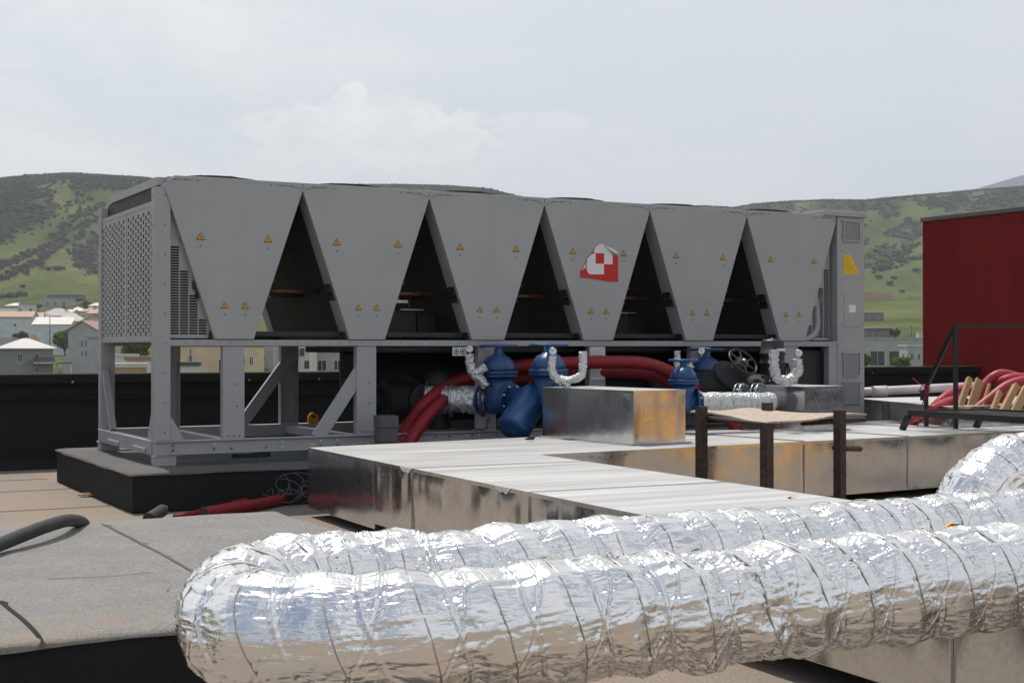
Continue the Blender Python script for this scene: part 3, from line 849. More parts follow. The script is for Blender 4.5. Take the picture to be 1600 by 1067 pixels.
house('hip_roofed_house', 'pale grey two storey house with a light hipped roof behind the parapet at far left', 40, 310, R(38), 9.5, 8.0, 544, 'plaster_shade', 'hip', 'roof_pale', 2.2, .7,
      [('r', -2.6, 1.0, .8, 1.5), ('r', -.4, 1.2, .6, 2.0), ('r', 2.3, 1.2, 1.5, 1.9), ('f', 1.2, 1.2, .9, 1.7), ('f', -2.6, 1.2, .9, 1.7), ('f', 1.2, 4.3, 1.0, 1.0)], extra=porch)
house('flat_walled_house', 'long pale blue house wall with a light sheet roof beside the green tree', 84, 430, R(8), 11.5, 8, 508, 'plaster_blue', 'shed', 'roof_pale', 2.4, .2, [('l', 1, 2, 1, 1.5), ('l', -2, 2, 1, 1.5)])
house('brown_roofed_house', 'white house with brown gabled roof left of the long blue wall', 46, 480, R(14), 9, 9, 497, 'plaster_white', 'gablex', 'roof_brown', 2.0, .5, [('r', 0, 2, 1.5, 1.5), ('f', 3.2, 2, 1.3, 1.6)])
house('pale_long_house', 'pale blue house with small dark windows at the left edge under a brown gable', 14, 470, R(6), 17, 9, 495, 'plaster_blue', 'gablex', 'roof_brown', 1.9, .4, [('f', 3.0, 2.4, .7, .9), ('f', 3.0, 6.0, .7, .9)])
house('grey_hip_house', 'beige house under a wide grey hipped roof behind the long blue wall', 112, 505, R(10), 11, 9, 502, 'plaster_beige', 'hip', 'roof_grey', 3.0, .6)
house('sheet_roofed_house', 'grey house with broad pale grey hipped roof highest in the roof cluster', 92, 560, R(-12), 13, 10, 494, 'plaster_grey', 'hip', 'roof_grey', 3.2, .5)
house('red_gabled_house', 'grey gabled house with faded red roof and paired narrow windows beside the chiller', 146, 340, R(-16), 8.2, 9, 516, 'plaster_grey', 'gable', 'roof_red', 2.3, .5,
      [('f', -.2, 2.4, .45, 1.6), ('f', .9, 2.4, .45, 1.6), ('f', -.2, 5.0, .45, 1.6), ('f', .9, 5.0, .45, 1.6)])
house('orange_roofed_house', 'small beige house with orange red roof behind the grey gabled house', 146, 480, R(20), 8, 8, 501, 'plaster_beige', 'gable', 'roof_red', 2.2, .5)
house('terracotta_house', 'low house with terracotta roof just left of the chiller corner', 152, 560, R(10), 8, 8, 490, 'plaster_beige', 'hip', 'roof_red', 2.0, .5)
house('white_modern_house', 'white cubic house with flat terrace roof at the foot of the hill', 43, 640, R(24), 7, 7, 476, 'plaster_white', 'flat', 'roof_grey', wins=[('r', 0, 2, 1.6, 2.0), ('f', 1, 2, 1, 1.6)])
house('low_pale_house', 'low pale house with shallow white roof below the hill foot', 26, 650, R(10), 9, 7, 478, 'plaster_grey', 'hip', 'roof_pale', 1.4, .5, [('f', 0, 1.2, 1.2, 1.0)])
house('unfinished_house', 'unfinished grey concrete house with dark openings on the hill foot', 92, 760, R(6), 15, 9, 468, 'plaster_grey', 'flat', 'roof_pale', wins=w('f', (-5, -1, 3.5), (1.6,), 1.5, 1.6))
house('ruined_block', 'dark ruined concrete block above the unfinished house', 104, 830, R(-4), 20, 9, 461, 'plaster_dark', 'flat', 'plaster_grey', wins=w('f', (-6, 0, 6), (1.5,), 2.2, 1.6))
house('far_barn', 'low grey barn alone on the meadow at the left edge', 12, 900, R(5), 16, 8, 454, 'plaster_grey', 'gablex', 'roof_grey', 1.3, .3)
house('white_roofed_shed', 'white roofed shed between the grey roofs of the village', 108, 600, R(-20), 7, 6, 489, 'plaster_beige', 'gablex', 'roof_pale', 1.5, .4)
house('pale_edge_house', 'pale house half hidden by the left post of the chiller', 152, 650, R(12), 7, 6, 478, 'plaster_white', 'hip', 'roof_pale', 1.5, .5)
house('small_brown_house', 'small house with brown gable end between the pale blue walls', 62, 500, R(-24), 6, 7, 497, 'plaster_beige', 'gable', 'roof_brown', 1.9, .4, [('f', -.8, 1.6, .8, 1.1), ('f', 1.0, 1.6, .8, 1.1)])
house('upper_pink_house', 'pinkish house with pale hipped roof under the ruined block', 122, 640, R(16), 8, 7, 486, 'plaster_pink', 'hip', 'roof_pale', 1.8, .4)
house('grey_slope_house', 'low grey house with a dark roof on the slope left of the white cubic house', 14, 600, R(-8), 9, 7, 488, 'plaster_grey', 'gablex', 'roof_dark', 1.6, .4)
house('white_slope_house', 'little white house with red gable above the long blue wall', 74, 620, R(22), 5.5, 6, 486, 'plaster_white', 'gable', 'roof_red', 1.7, .4)
house('beige_slope_house', 'beige house with brown hipped roof left of the chiller post on the slope', 142, 590, R(-14), 7, 7, 487, 'plaster_beige', 'hip', 'roof_brown', 1.8, .4)
for q, (px, Yd, wp, tp, bs, lab, mt_) in enumerate(((66, 455, 14, 503, 514, 'small round green tree before the small brown house', 'leaf'), (30, 560, 12, 489, 498, 'dark small tree between the slope houses at left', 'leaf_dark'),
        (100, 660, 16, 478, 487, 'dark tree under the unfinished grey house', 'leaf_dark'), (134, 700, 20, 470, 482, 'broad dark tree on the slope left of the chiller post', 'leaf_dark'), (60, 700, 12, 474, 482, 'small dark tree right of the white cubic house', 'leaf_dark'),
        (128, 420, 16, 519, 534, 'green tree beside the bright round tree', 'leaf'))):
    tree(px, Yd, wp, tp, bs, lab, mt_, 'village trees', n=700)
house('grey_house_wall', 'tall grey house seen between the left legs of the chiller', 168, 330, R(-14), 6, 7, 528, 'plaster_grey', 'flat', 'roof_grey', wins=[('f', 1.5, 1.6, .7, 1.3)])
# seen between the legs of the chiller
house('corrugated_shed', 'grey corrugated shed behind the parapet between the left legs', 186, 150, R(6), 3.6, 3.0, 558, 'plaster_blue', 'flat', 'roof_pale', over=.1)
house('low_white_annex', 'low whitish annex with dark red roof edge between the left legs', 226, 140, R(10), 3.2, 4, 562, 'plaster_white', 'flat', 'roof_brown', over=.2, wins=[('f', -.4, .9, .3, .5), ('f', 1.35, .7, .25, .5)])
house('brick_wall_shed', 'low brick shed with pale slab roof right behind the parapet', 196, 115, R(14), 3.4, 3, 574, 'brick', 'flat', 'roof_pale', over=.1)
house('beige_house', 'beige plastered house with a recessed balcony behind the second leg', 322, 170, R(12), 6.6, 8, 541, 'plaster_beige', 'flat', 'roof_brown', over=.15,
      wins=[('f', -1.8, 1.1, .35, .9), ('f', 2.0, 1.6, .9, 1.5)])
house('beige_wing', 'beige house wing with two narrow windows right of the second leg', 392, 165, R(8), 2.9, 6, 542, 'plaster_beige', 'flat', 'roof_brown', over=.1, wins=[('f', -.7, 1.2, .32, .9), ('f', .2, 1.2, .32, .9)])
house('balcony_house', 'grey house with a balcony left of the rear leg', 418, 172, R(4), 2.1, 6, 534, 'plaster_grey', 'flat', 'roof_grey', over=.1, wins=[('f', -.2, 1.7, .5, 1.2)], extra=balcony)
house('pink_house', 'pinkish grey house block right of the rear leg', 462, 182, R(-3), 3.4, 6, 528, 'plaster_pink', 'flat', 'roof_grey', over=.1, wins=[('f', .4, 3.2, .4, .9)])
house('white_tower_house', 'white narrow house with two square windows behind the chiller frame', 479, 176, R(-2), 1.7, 5, 530, 'plaster_white', 'flat', 'roof_grey', over=.05, wins=[('f', -.1, 1.2, .45, .85), ('f', .5, 2.75, .45, .85)])
house('garage_house', 'grey garage with ochre wall piece left of the diagonal brace', 522, 186, R(-6), 4.4, 6, 549, 'plaster_grey', 'flat', 'roof_pale', over=.15, wins=[('f', -.9, 1.2, 1.1, 1.3), ('f', 1.2, 1.2, .9, 1.2)])
house('slab_roof_shed', 'low shed with dark slab roof in front of the beige house', 288, 130, R(10), 2.6, 3, 571, 'plaster_white', 'flat', 'roof_dark', over=.2, wins=[('f', -.7, .55, .4, .25)])
# right of the chiller
house('dark_flat_house', 'dark box house with pale flat roof above the grey terrace house', 1368, 420, R(10), 7.5, 7, 513, 'plaster_dark', 'flat', 'roof_pale', over=.5)
house('terrace_house', 'grey concrete house with open pillared terrace right of the chiller', 1386, 330, R(3), 14.5, 8, 530, 'plaster_grey', 'flat', 'plaster_grey', over=.2,
      wins=[('f', -3.6, 2.8, 3.4, 3.4), ('f', 2.3, 2.8, 6.2, 3.4)])
house('white_slab_house', 'grey house with white slab roof beside the red wall', 1428, 300, R(2), 4.6, 6, 541, 'plaster_grey', 'flat', 'roof_pale', over=.15)
house('white_hut', 'small white hut at the edge of the red wall', 1438, 380, R(2), 1.6, 2, 520, 'plaster_white', 'flat', 'plaster_grey', over=.05)
house('concrete_ruin', 'dark flat concrete ruin on the right hill foot', 1362, 620, R(4), 9, 6, 489, 'plaster_dark', 'flat', 'plaster_grey', over=.1, wins=w('f', (-2, 2), (1.2,), 1.2, 1.2))
# earth bank cut in the right hillside
c = P(1376, 465, Y=820)
bk = MB()
gz = tz(c.x, c.y)
zt_, zb_ = P(1376, 456, Y=820).z, P(1376, 476, Y=820).z
bk.extrude([(c.x - 14, c.y, zb_ - 14), (c.x + 11, c.y, zb_ - 14), (c.x + 11, c.y, zb_ + 1), (c.x + 6, c.y, zt_ - 1.0), (c.x - 14, c.y, zt_ + .3)], (0, 7, 0))
tag(bk.build('earth_wall', 'brick'), 'long brown earth wall at the foot of the right hill', 'wall')
for (a, b_, Yd, hh, lab) in ((98, 160, 325, 556, 'grey block garden wall in front of the red gabled house'), (0, 60, 400, 527, 'low garden wall behind the hip roofed house')):
    p0, p1 = P(a, hh, Y=Yd), P(b_, hh, Y=Yd)
    k = MB(); k.box(p0.x, p1.x, Yd, Yd + .3, tz(p1.x, Yd) - 1, p0.z); tag(k.build('garden_wall', 'plaster_grey'), lab, 'wall')
tree(101, 370, 36, 518, 545, 'bright green round tree beside the long blue wall', 'leaf', 'village trees', n=2600)
tree(36, 400, 20, 518, 530, 'small dark green bush behind the hip roofed house', 'leaf_dark', 'village trees', 'village_bush', 900)
tree(24, 405, 14, 520, 531, 'dark shrub at the left behind the hip roofed house', 'leaf_dark', 'village trees', 'village_bush', 700)
tree(214, 230, 54, 528, 562, 'broad green tree seen between the left legs of the chiller', 'leaf', 'village trees', n=3400)
tree(288, 260, 26, 540, 562, 'dark green tree left of the beige house', 'leaf_dark', 'village trees', n=1500)
tree(1408, 240, 40, 558, 574, 'yellow green shrub in front of the terrace house', 'leaf', 'village trees', 'village_bush', 1500)
tree(1352, 250, 18, 550, 572, 'light green shrub beside the chiller cabinet', 'leaf', 'village trees', 'village_bush', 900)
tree(1398, 395, 17, 512, 526, 'dark round bush above the terrace house roof', 'leaf_dark', 'village trees', 'village_bush', 900)
for px, Yd, top, lab in ((297.5, 165, 545, 'dark utility pole in front of the beige house'), (1424, 420, 508, 'thin utility pole on the right meadow'), (78, 350, 492, 'thin pole beside the long blue house')):
    c = P(px, top, Y=Yd); k = MB(); g = tz(c.x, Yd); k.cyl((c.x, Yd, g - .5), c, .14, 8, r2=.1)
    if Yd > 400: k.box(c.x - .6, c.x + .6, Yd - .06, Yd + .06, c.z - .5, c.z - .38)
    tag(k.build('utility_pole', 'bark'), lab, 'pole')

# ---- the roof we stand on
UV0 = Vector((-3.087, 12.27, 0))


def G(u, v, z=0.0): return UV0 + U * u + V * v + Vector((0, 0, z))


VP = 4.46                                                # inner face of the parapet
PU1 = (Vector((7.7, 23.7, 0)) - UV0).dot(U)              # where the parapet meets the red wall
rd = MB()
rd.prism([G(-14, -22)[:2], G(PU1 + 6, -22)[:2], G(PU1 + 6, VP + .5)[:2], G(-14, VP + .5)[:2]], -9.0, 0.0)
tag(rd.build('roof_deck', 'roof_skin', origin=(0, 8, 0)), kind='structure')
u0_ = (P(207, 738, z=.35) - UV0).dot(U)
# welded seams of the roofing sheets
sm_ = MB()
for k, vv in enumerate((3.1, 1.9, .2)):
    sm_.prism([G(-13, vv)[:2], G(u0_ - .03, vv)[:2], G(u0_ - .03, vv + .018)[:2], G(-13, vv + .018)[:2]], 0.004, 0.006)
tag(sm_.build('roof_seam', 'bark'), kind='structure')

pt = thing('parapet_wall', 'low black felted parapet wall running along the back of the roof', 'wall', G(0, VP), YAW)
b = MB(); b.box(-14, PU1, 0, .26, 0, .98); b.build('wall_face', 'bitumen', pt)
b = MB(); b.box(-14, PU1 - .01, -.07, .33, .98, 1.095); b.build('coping', 'bitumen', pt, bevel=.02)
b = MB()
for k in range(18):
    x = -13.4 + k * 1.55 + random.uniform(-.1, .1)
    if x < PU1 - .2: b.box(x, x + .09, -.006, .01, .02, .975)
b.box(-14, PU1 - .02, -.045, -.001, .80, .815)
b.build('felt_seam', 'bitumen', pt)
b = MB()
for k in range(26):
    x = -13 + k * 1.02 + random.uniform(-.2, .2)
    if x < PU1 - .2: b.cyl((x, -.075, 1.0), (x, -.069, 1.0), .014, 8)
b.build('fixing', 'steel', pt)
b = MB(); b.extrude([(-14, -.12, 0.003), (-14, 0, .1), (-14, 0, 0.003)], (PU1 + 14, 0, 0)); b.build('fillet', 'bitumen', pt)

rw_ = thing('red_stair_house', 'tall dark red rendered wall of the stair house at the right edge', 'building', (7.25, 24.5, 0), YAW)
b = MB(); b.box(0, 7, -11, 0, -9, 3.62); b.build('wall', 'red_render', rw_)
b = MB(); b.box(-.03, 7.03, -11.03, .03, 3.62, 3.70); b.build('coping', 'dark_grey', rw_, bevel=.01)
b = MB(); b.box(-.03, .02, -11, -2.2, .0, .32); b.build('felt_upstand', 'bitumen', rw_)

pt2 = thing('parapet_wall', 'low black felted parapet running on along the right edge of the roof beyond the stair house', 'wall', rw_.location + V * -11.1, YAW)
b = MB(); b.box(0, .26, -22, 0, -2, .98); b.build('wall_face', 'bitumen', pt2)
b = MB(); b.box(-.07, .33, -22, -.02, .98, 1.095); b.build('coping', 'bitumen', pt2, bevel=.02)


# ---- plinths covered with roofing felt
def plinth(name, label, corners, h, jit=.012, topmat='felt'):
    t = thing(name, label, 'plinth', (corners[0].x, corners[0].y, 0), YAW)
    inv = t.matrix_basis.copy(); inv = (Matrix.Translation(t.location) @ Matrix.Rotation(YAW, 4, 'Z')).inverted()
    pl_ = [(inv @ Vector((c.x, c.y, 0))) for c in corners]
    b = MB(); b.prism([(p.x, p.y) for p in pl_], 0.0, h - .022)
    b.build('side', 'bitumen', t, bevel=.015)
    # top sheet with slightly uneven surface and rolled edge
    x0, x1 = min(p.x for p in pl_), max(p.x for p in pl_); y0, y1 = min(p.y for p in pl_), max(p.y for p in pl_)
    nx, ny = max(4, int((x1 - x0) / .09)), max(4, int((y1 - y0) / .09))
    lx = np.concatenate([[x0, x0 + .002, x0 + .02], np.linspace(x0 + .06, x1 - .06, nx - 5), [x1 - .02, x1 - .002, x1]]); ly = np.concatenate([[y0, y0 + .002, y0 + .02], np.linspace(y0 + .06, y1 - .06, ny - 5), [y1 - .02, y1 - .002, y1]])
    g = np.array([(a, e, 0) for a in lx for e in ly])
    ed = np.minimum.reduce([g[:, 0] - x0, x1 - g[:, 0], g[:, 1] - y0, y1 - g[:, 1]])
    g[:, 2] = h + (fbm(g * 2.3 + 5, 4) - .5) * .014 + (fbm(g * .7, 2) - .5) * .014 - .018 * np.exp(-ed / .02)
    low = ed < 1e-6
    g[low, 2] = h - .034 + (fbm(g[low] * 4 + 3, 3) - .5) * .02
    cxy = np.array([(x0 + x1) / 2, (y0 + y1) / 2]); out = np.sign(g[:, :2] - cxy); rim = ed < .003
    g[rim, :2] += out[rim] * np.stack([(np.abs(g[rim, 0] - x0) < .003) | (np.abs(g[rim, 0] - x1) < .003), (np.abs(g[rim, 1] - y0) < .003) | (np.abs(g[rim, 1] - y1) < .003)], 1) * .016
    g[:, 0] += (fbm(g * 3 + 11, 3) - .5) * jit * 2; g[:, 1] += (fbm(g * 3 + 31, 3) - .5) * jit * 2
    i, j = np.meshgrid(np.arange(nx), np.arange(ny), indexing='ij'); q = (i * (ny + 1) + j).ravel()
    np_mesh('top_sheet', g, np.stack([q, q + ny + 1, q + ny + 2, q + 1], 1), topmat, t)
    return t, inv, g


c0 = P(207, 738, z=.35); pa = G((c0 - UV0).dot(U), (c0 - UV0).dot(V))
u0, v0 = (c0 - UV0).dot(U), (c0 - UV0).dot(V)
pad, padinv, _ = plinth('equipment_plinth', 'long black felted plinth carrying the grey chiller', [G(u0, v0), G(9.2, v0), G(9.2, 2.75), G(u0, 2.75)], .35, topmat='felt_worn')
k0 = P(430, 796, z=.35); ku, kv = (k0 - UV0).dot(U), (k0 - UV0).dot(V)
f0 = P(0, 1003, z=.35); fv = (f0 - UV0).dot(V)
near, nearinv, ng = plinth('near_plinth', 'low plinth with sunlit grey granule felt in the left foreground', [G(ku - 5.2, fv), G(ku, fv), G(ku, kv), G(ku - 5.2, kv)], .35)


def seam(path, wd, parent, inv, mat='bitumen', rag=.02, z=.352, ragside=1):
    """ragged lap of a felt sheet with bitumen squeezed out"""
    pts = resample(path, .05); b = MB(); L = []; Rr_ = []
    for i, p in enumerate(pts):
        d = (pts[min(i + 1, len(pts) - 1)] - pts[max(i - 1, 0)]).normalized(); n = Vector((-d.y, d.x, 0))
        a = wd * .5 + rag * max(0, random.gauss(0, 1)) * (random.random() < .3); c = wd * .5
        L.append(inv @ (p + n * a)); Rr_.append(inv @ (p - n * c))
    for i in range(len(pts) - 1):
        def zz(q): return float(ng_z(q))
        b.add([(q.x, q.y, zz(q) + .004) for q in (Rr_[i], Rr_[i + 1], L[i + 1], L[i])], [(0, 1, 2, 3)])
    b.build('sheet_lap', mat, parent)


def ng_z(q):
    d = (ng[:, 0] - q.x) ** 2 + (ng[:, 1] - q.y) ** 2
    k = np.argsort(d)[:4]; wg = 1 / (d[k] + 1e-4)
    return (ng[k, 2] * wg).sum() / wg.sum()


seam([P(160, 818, z=.35), P(215, 845, z=.35), P(300, 890, z=.35), P(420, 952, z=.35)], .018, near, nearinv, 'felt_worn', rag=.012)
seam([P(0, 940, z=.35), P(35, 968, z=.35), P(68, 1000, z=.35)], .018, near, nearinv, rag=.03)
seam([P(70, 905, z=.35), P(160, 901, z=.35), P(240, 893, z=.35)], .006, near, nearinv, rag=.0)

# ================================================================== THE CHILLER
CH = thing('chiller', 'long grey air cooled chiller with six tapered side panels on an open frame', 'chiller', (-3.087, 12.27, .447), YAW)
WV, ZB, ZA, ZTOP, DEP = 1.3, 1.028, 2.394, 2.479, 2.233
GP = 'grey_paint'
# feet
for x, y in ((.03, .05), (.03, DEP - .05), (2.6, .05), (2.6, DEP - .05), (5.2, .05), (5.2, DEP - .05), (7.9, .05), (7.9, DEP - .05)):
    b = MB(); b.box(x - .10, x + .09, y - .06, y + .08, -.097, -.02); b.box(x - .11, x + .10, y - .065, y + .09, -.02, -.001); b.build('foot', GP, CH, bevel=.006)
# base sills
for y0, y1, yo in ((0, .08, -.003), (DEP - .08, DEP, DEP + .003)):
    b = MB(); b.box(-.07, 8.2, y0, y1, 0, .125)
    yf = y0 if y0 == 0 else y1
    b.box(-.07, 8.2, yf - .022 if y0 == 0 else yf, yf if y0 == 0 else yf + .022, .0, .012); b.box(-.07, 8.2, yf - .022 if y0 == 0 else yf, yf if y0 == 0 else yf + .022, .113, .125)
    b.build('base_sill', GP, CH, bevel=.003)
    if y0: continue
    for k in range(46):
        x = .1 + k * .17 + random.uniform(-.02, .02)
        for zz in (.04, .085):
            if random.random() < .72: b = MB(); b.lathe([(.011, 0), (.011, .004)], (x, yf - .026, zz), (0, 1, 0), 8); b.build('sill_hole_disc', 'hole_daylight' if random.random() < .55 else 'dark_grey', CH)  # discs in place of holes, the pale ones painted as daylight coming through
b = MB(); b.box(-.085, -.005, .08, DEP - .08, .0, .125); b.box(-.1, -.085, .25, .7, .005, .05); b.box(-.1, -.085, 1.25, 1.7, .005, .05); b.build('end_sill', GP, CH, bevel=.003)
for k in range(6):
    x = .65 + k * WV
    b = MB(); b.box(x - .05, x + .05, .08, DEP - .08, .03, .11); b.build('cross_beam', GP, CH, bevel=.003)
# corner posts
for y0, y1 in ((0, .13), (DEP - .12, DEP)):
    b = MB(); b.box(-.07, .07, y0, y1, .125, 2.37); b.build('corner_post', GP, CH, bevel=.004)
    b = MB()
    for z in np.linspace(.2, 2.3, 9): b.lathe([(.007, 0), (.007, .003)], (-.073, (y0 + y1) / 2 + .03, z), (1, 0, 0), 8); b.lathe([(.007, 0), (.007, .003)], (.02, y0 - .003, z), (0, 1, 0), 8)
    b.build('post_rivet', 'dark_grey', CH)
b = MB(); b.extrude([(.07, .01, .126), (.07, .01, .33), (.085, .01, .33), (.2, .01, .126)], (0, .006, 0)); b.build('gusset', GP, CH)
# end gusset towards the end sill
b = MB(); b.extrude([(-.071, .13, .126), (-.071, .13, .36), (-.071, .26, .126)], (.008, 0, 0)); b.build('gusset', GP, CH)
b = MB(); b.beam((-.03, DEP - .12, .72), (-.03, DEP - .48, .13), .06, .06, (1, 0, 0)); b.build('end_brace', GP, CH)
# posts under each V
for k in range(6):
    x = .65 + k * WV
    b = MB(); b.box(x - .1, x + .1, .012, .02, .126, .966); b.box(x - .1, x - .093, .02, .09, .126, .966); b.box(x + .093, x + .1, .02, .09, .126, .966)
    for z in (.42, .62):
        b.lathe([(.008, 0), (.008, .004)], (x + .03, .008, z), (0, 1, 0), 8, 1)
    for dx_ in (-.05, 0, .05): b.lathe([(.008, 0), (.008, .004)], (x + dx_, .008, .15), (0, 1, 0), 8, 1)
    b.build('front_post', [GP, 'dark_grey'], CH)
    b = MB(); b.box(x - .1, x + .1, DEP - .02, DEP - .012, .126, .966); b.box(x - .1, x - .093, DEP - .09, DEP - .02, .126, .966); b.box(x + .093, x + .1, DEP - .09, DEP - .02, .126, .966)
    b.extrude([(x - .1, DEP - .1, .966), (x + .1, DEP - .1, .966), (x + .1, DEP - .1, .84), (x + .06, DEP - .1, .78), (x - .06, DEP - .1, .78), (x - .1, DEP - .1, .84)], (0, .006, 0))
    b.build('rear_post', GP, CH)
for k, (xa, xb) in enumerate(((1.47, 1.93),)):
    b = MB(); b.beam((xa, .05, .105), (xb, .05, .77), .05, .125, (1, 0, .6)); b.build('diagonal_brace', GP, CH, bevel=.003)
b = MB(); b.beam((1.40, DEP - .055, .105), (1.93, DEP - .055, .80), .05, .12, (1, 0, .6)); b.build('diagonal_brace', GP, CH, bevel=.003)
b = MB(); b.extrude([(2.24 + .062 * math.cos(a), DEP - .05, .126 + (0 if a in (0.0, math.pi) else .04) + .075 * math.sin(a)) for a in np.linspace(0, math.pi, 16)], (0, .025, 0))
b.lathe([(.019, 0), (.019, .03)], (2.24, DEP - .0525, .195), (0, 1, 0), 16, 1)
b.build('lifting_lug', ['lug_yellow', 'ink'], CH)
# beams under the coils
for y0, y1 in ((0, .07), (DEP - .07, DEP)):
    b = MB(); b.box(.07, 7.82, y0, y1, .968, 1.022)
    if y0 == 0:
        for x in np.arange(.2, 7.8, .105): b.lathe([(.006, 0), (.006, .004)], (x, -.0035, .995), (0, 1, 0), 6, 1)
    b.build('coil_beam', [GP, 'dark_grey'], CH, bevel=.003)
b = MB(); b.box(-.06, .06, .13, DEP - .12, 1.0, 1.036); b.build('end_rail', GP, CH, bevel=.003)
b = MB(); b.box(-.06, .06, .13, DEP - .12, 2.213, 2.255); b.build('end_rail', GP, CH, bevel=.003)
# deck, fascia
b = MB(); b.box(.06, 7.8, .05, DEP - .05, 2.40, 2.474); b.build('fan_deck', 'panel_paint', CH)
b = MB(); b.extrude([(-.03, .16, 2.395), (-.03, DEP - .12, 2.395), (-.03, DEP - .12, 2.445), (.09, .02, 2.476), (.09, .02, 2.41)], (.06, 0, 0)) if False else b.box(-.02, .06, .13, DEP - .3, 2.40, 2.472); b.build('deck_edge', 'panel_paint', CH)
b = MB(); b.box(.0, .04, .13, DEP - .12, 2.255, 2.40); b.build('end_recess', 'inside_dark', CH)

# perforated end panel
b = MB(); x0p, x1p = -.056, -.053
ys = np.linspace(.135, DEP - .125, 22); hw = .062; pz = .0655
zlo, zhi = 1.036, 2.213


def sheet(b, y0, y1, z0, z1):
    b.box(x0p, x1p, y0, y1, z0, z1)


yprev = ys[0]
for i in range(21):
    yc = (ys[i] + ys[i + 1]) / 2
    a, e = yc - hw / 2, yc + hw / 2
    if i == 10: a = e = yc
    sheet(b, yprev, a, zlo, zhi)
    yprev = e
    if i == 10: continue
    z = zlo + .025 + (pz / 2 if i % 2 else 0); zp = zlo
    while z + .05 < zhi - .015:
        for h0 in (z, z + .0195):
            sheet(b, a, e, zp, h0); zp = h0 + .0135
        z += pz
    sheet(b, a, e, zp, zhi)
sheet(b, yprev, ys[-1], zlo, zhi)
b.box(x0p - .003, x0p, ys[10] + .02, ys[11] - .055, zlo, zhi)
b.build('perforated_panel', 'panel_paint', CH)


# stepped louvre plates in the corner gaps
def louvre(x0, x1, mirror, y):
    b = MB(); W_ = x1 - x0; n = 4; cw = .077
    X = (lambda q: x0 + q) if not mirror else (lambda q: x1 - q)
    def bx(a, e, z0, z1):
        q0, q1 = sorted((X(a), X(e))); b.box(q0, q1, y, y + .012, z0, z1)
    tops = [1.845, 1.63, 1.424, 1.213]
    bx(-.0, .012, 1.036, 2.25)
    for c in range(n):
        a, e = .012 + c * (cw + .008), .012 + c * (cw + .008) + cw
        bx(e, e + .008, 1.036, min(2.25, tops[c] + .05))
        z = 1.07; bx(a, e, 1.036, 1.07)
        while z < tops[c]:
            bx(a, e, z + .016, z + .024); z += .024
        q0, q1 = sorted((X(a), X(e)))
        zt0, zt1 = 2.36 - 2.75 * a * .93, 2.36 - 2.75 * e * .93
        pts = [(X(a), y, z), (X(e), y, z), (X(e), y, max(z + .01, zt1)), (X(a), y, max(z + .01, zt0))]
        b.extrude(pts, (0, .012, 0))
    bx(.352, .56, 1.036, 1.16); bx(.352, .46, 1.16, 1.28)
    b.build('louvre_plate', 'panel_paint', CH)
    b = MB()
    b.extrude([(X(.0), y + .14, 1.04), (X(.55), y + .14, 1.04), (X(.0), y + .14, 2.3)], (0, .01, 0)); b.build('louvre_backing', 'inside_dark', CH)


louvre(.072, .70, False, .06)
louvre(7.19, 7.80, True, .10)
louvre(.072, .70, False, DEP - .1)


def warning(b, x, z, s):
    y = -.0175
    b.extrude([(x - s, y, z), (x, y, z + s * 1.62), (x + s, y, z)], (0, .003, 0), 1)
    q = .76
    b.extrude([(x - s * q, y - .0015, z + s * .16), (x, y - .0015, z + s * 1.40), (x + s * q, y - .0015, z + s * .16)], (0, .0016, 0), 0)
    b.extrude([(x + s * .08, y - .003, z + s * 1.0), (x - s * .2, y - .003, z + s * .55), (x + s * .0, y - .003, z + s * .55), (x - s * .1, y - .003, z + s * .22), (x + s * .2, y - .003, z + s * .68), (x + s * .02, y - .003, z + s * .68)], (0, .0016, 0), 1)


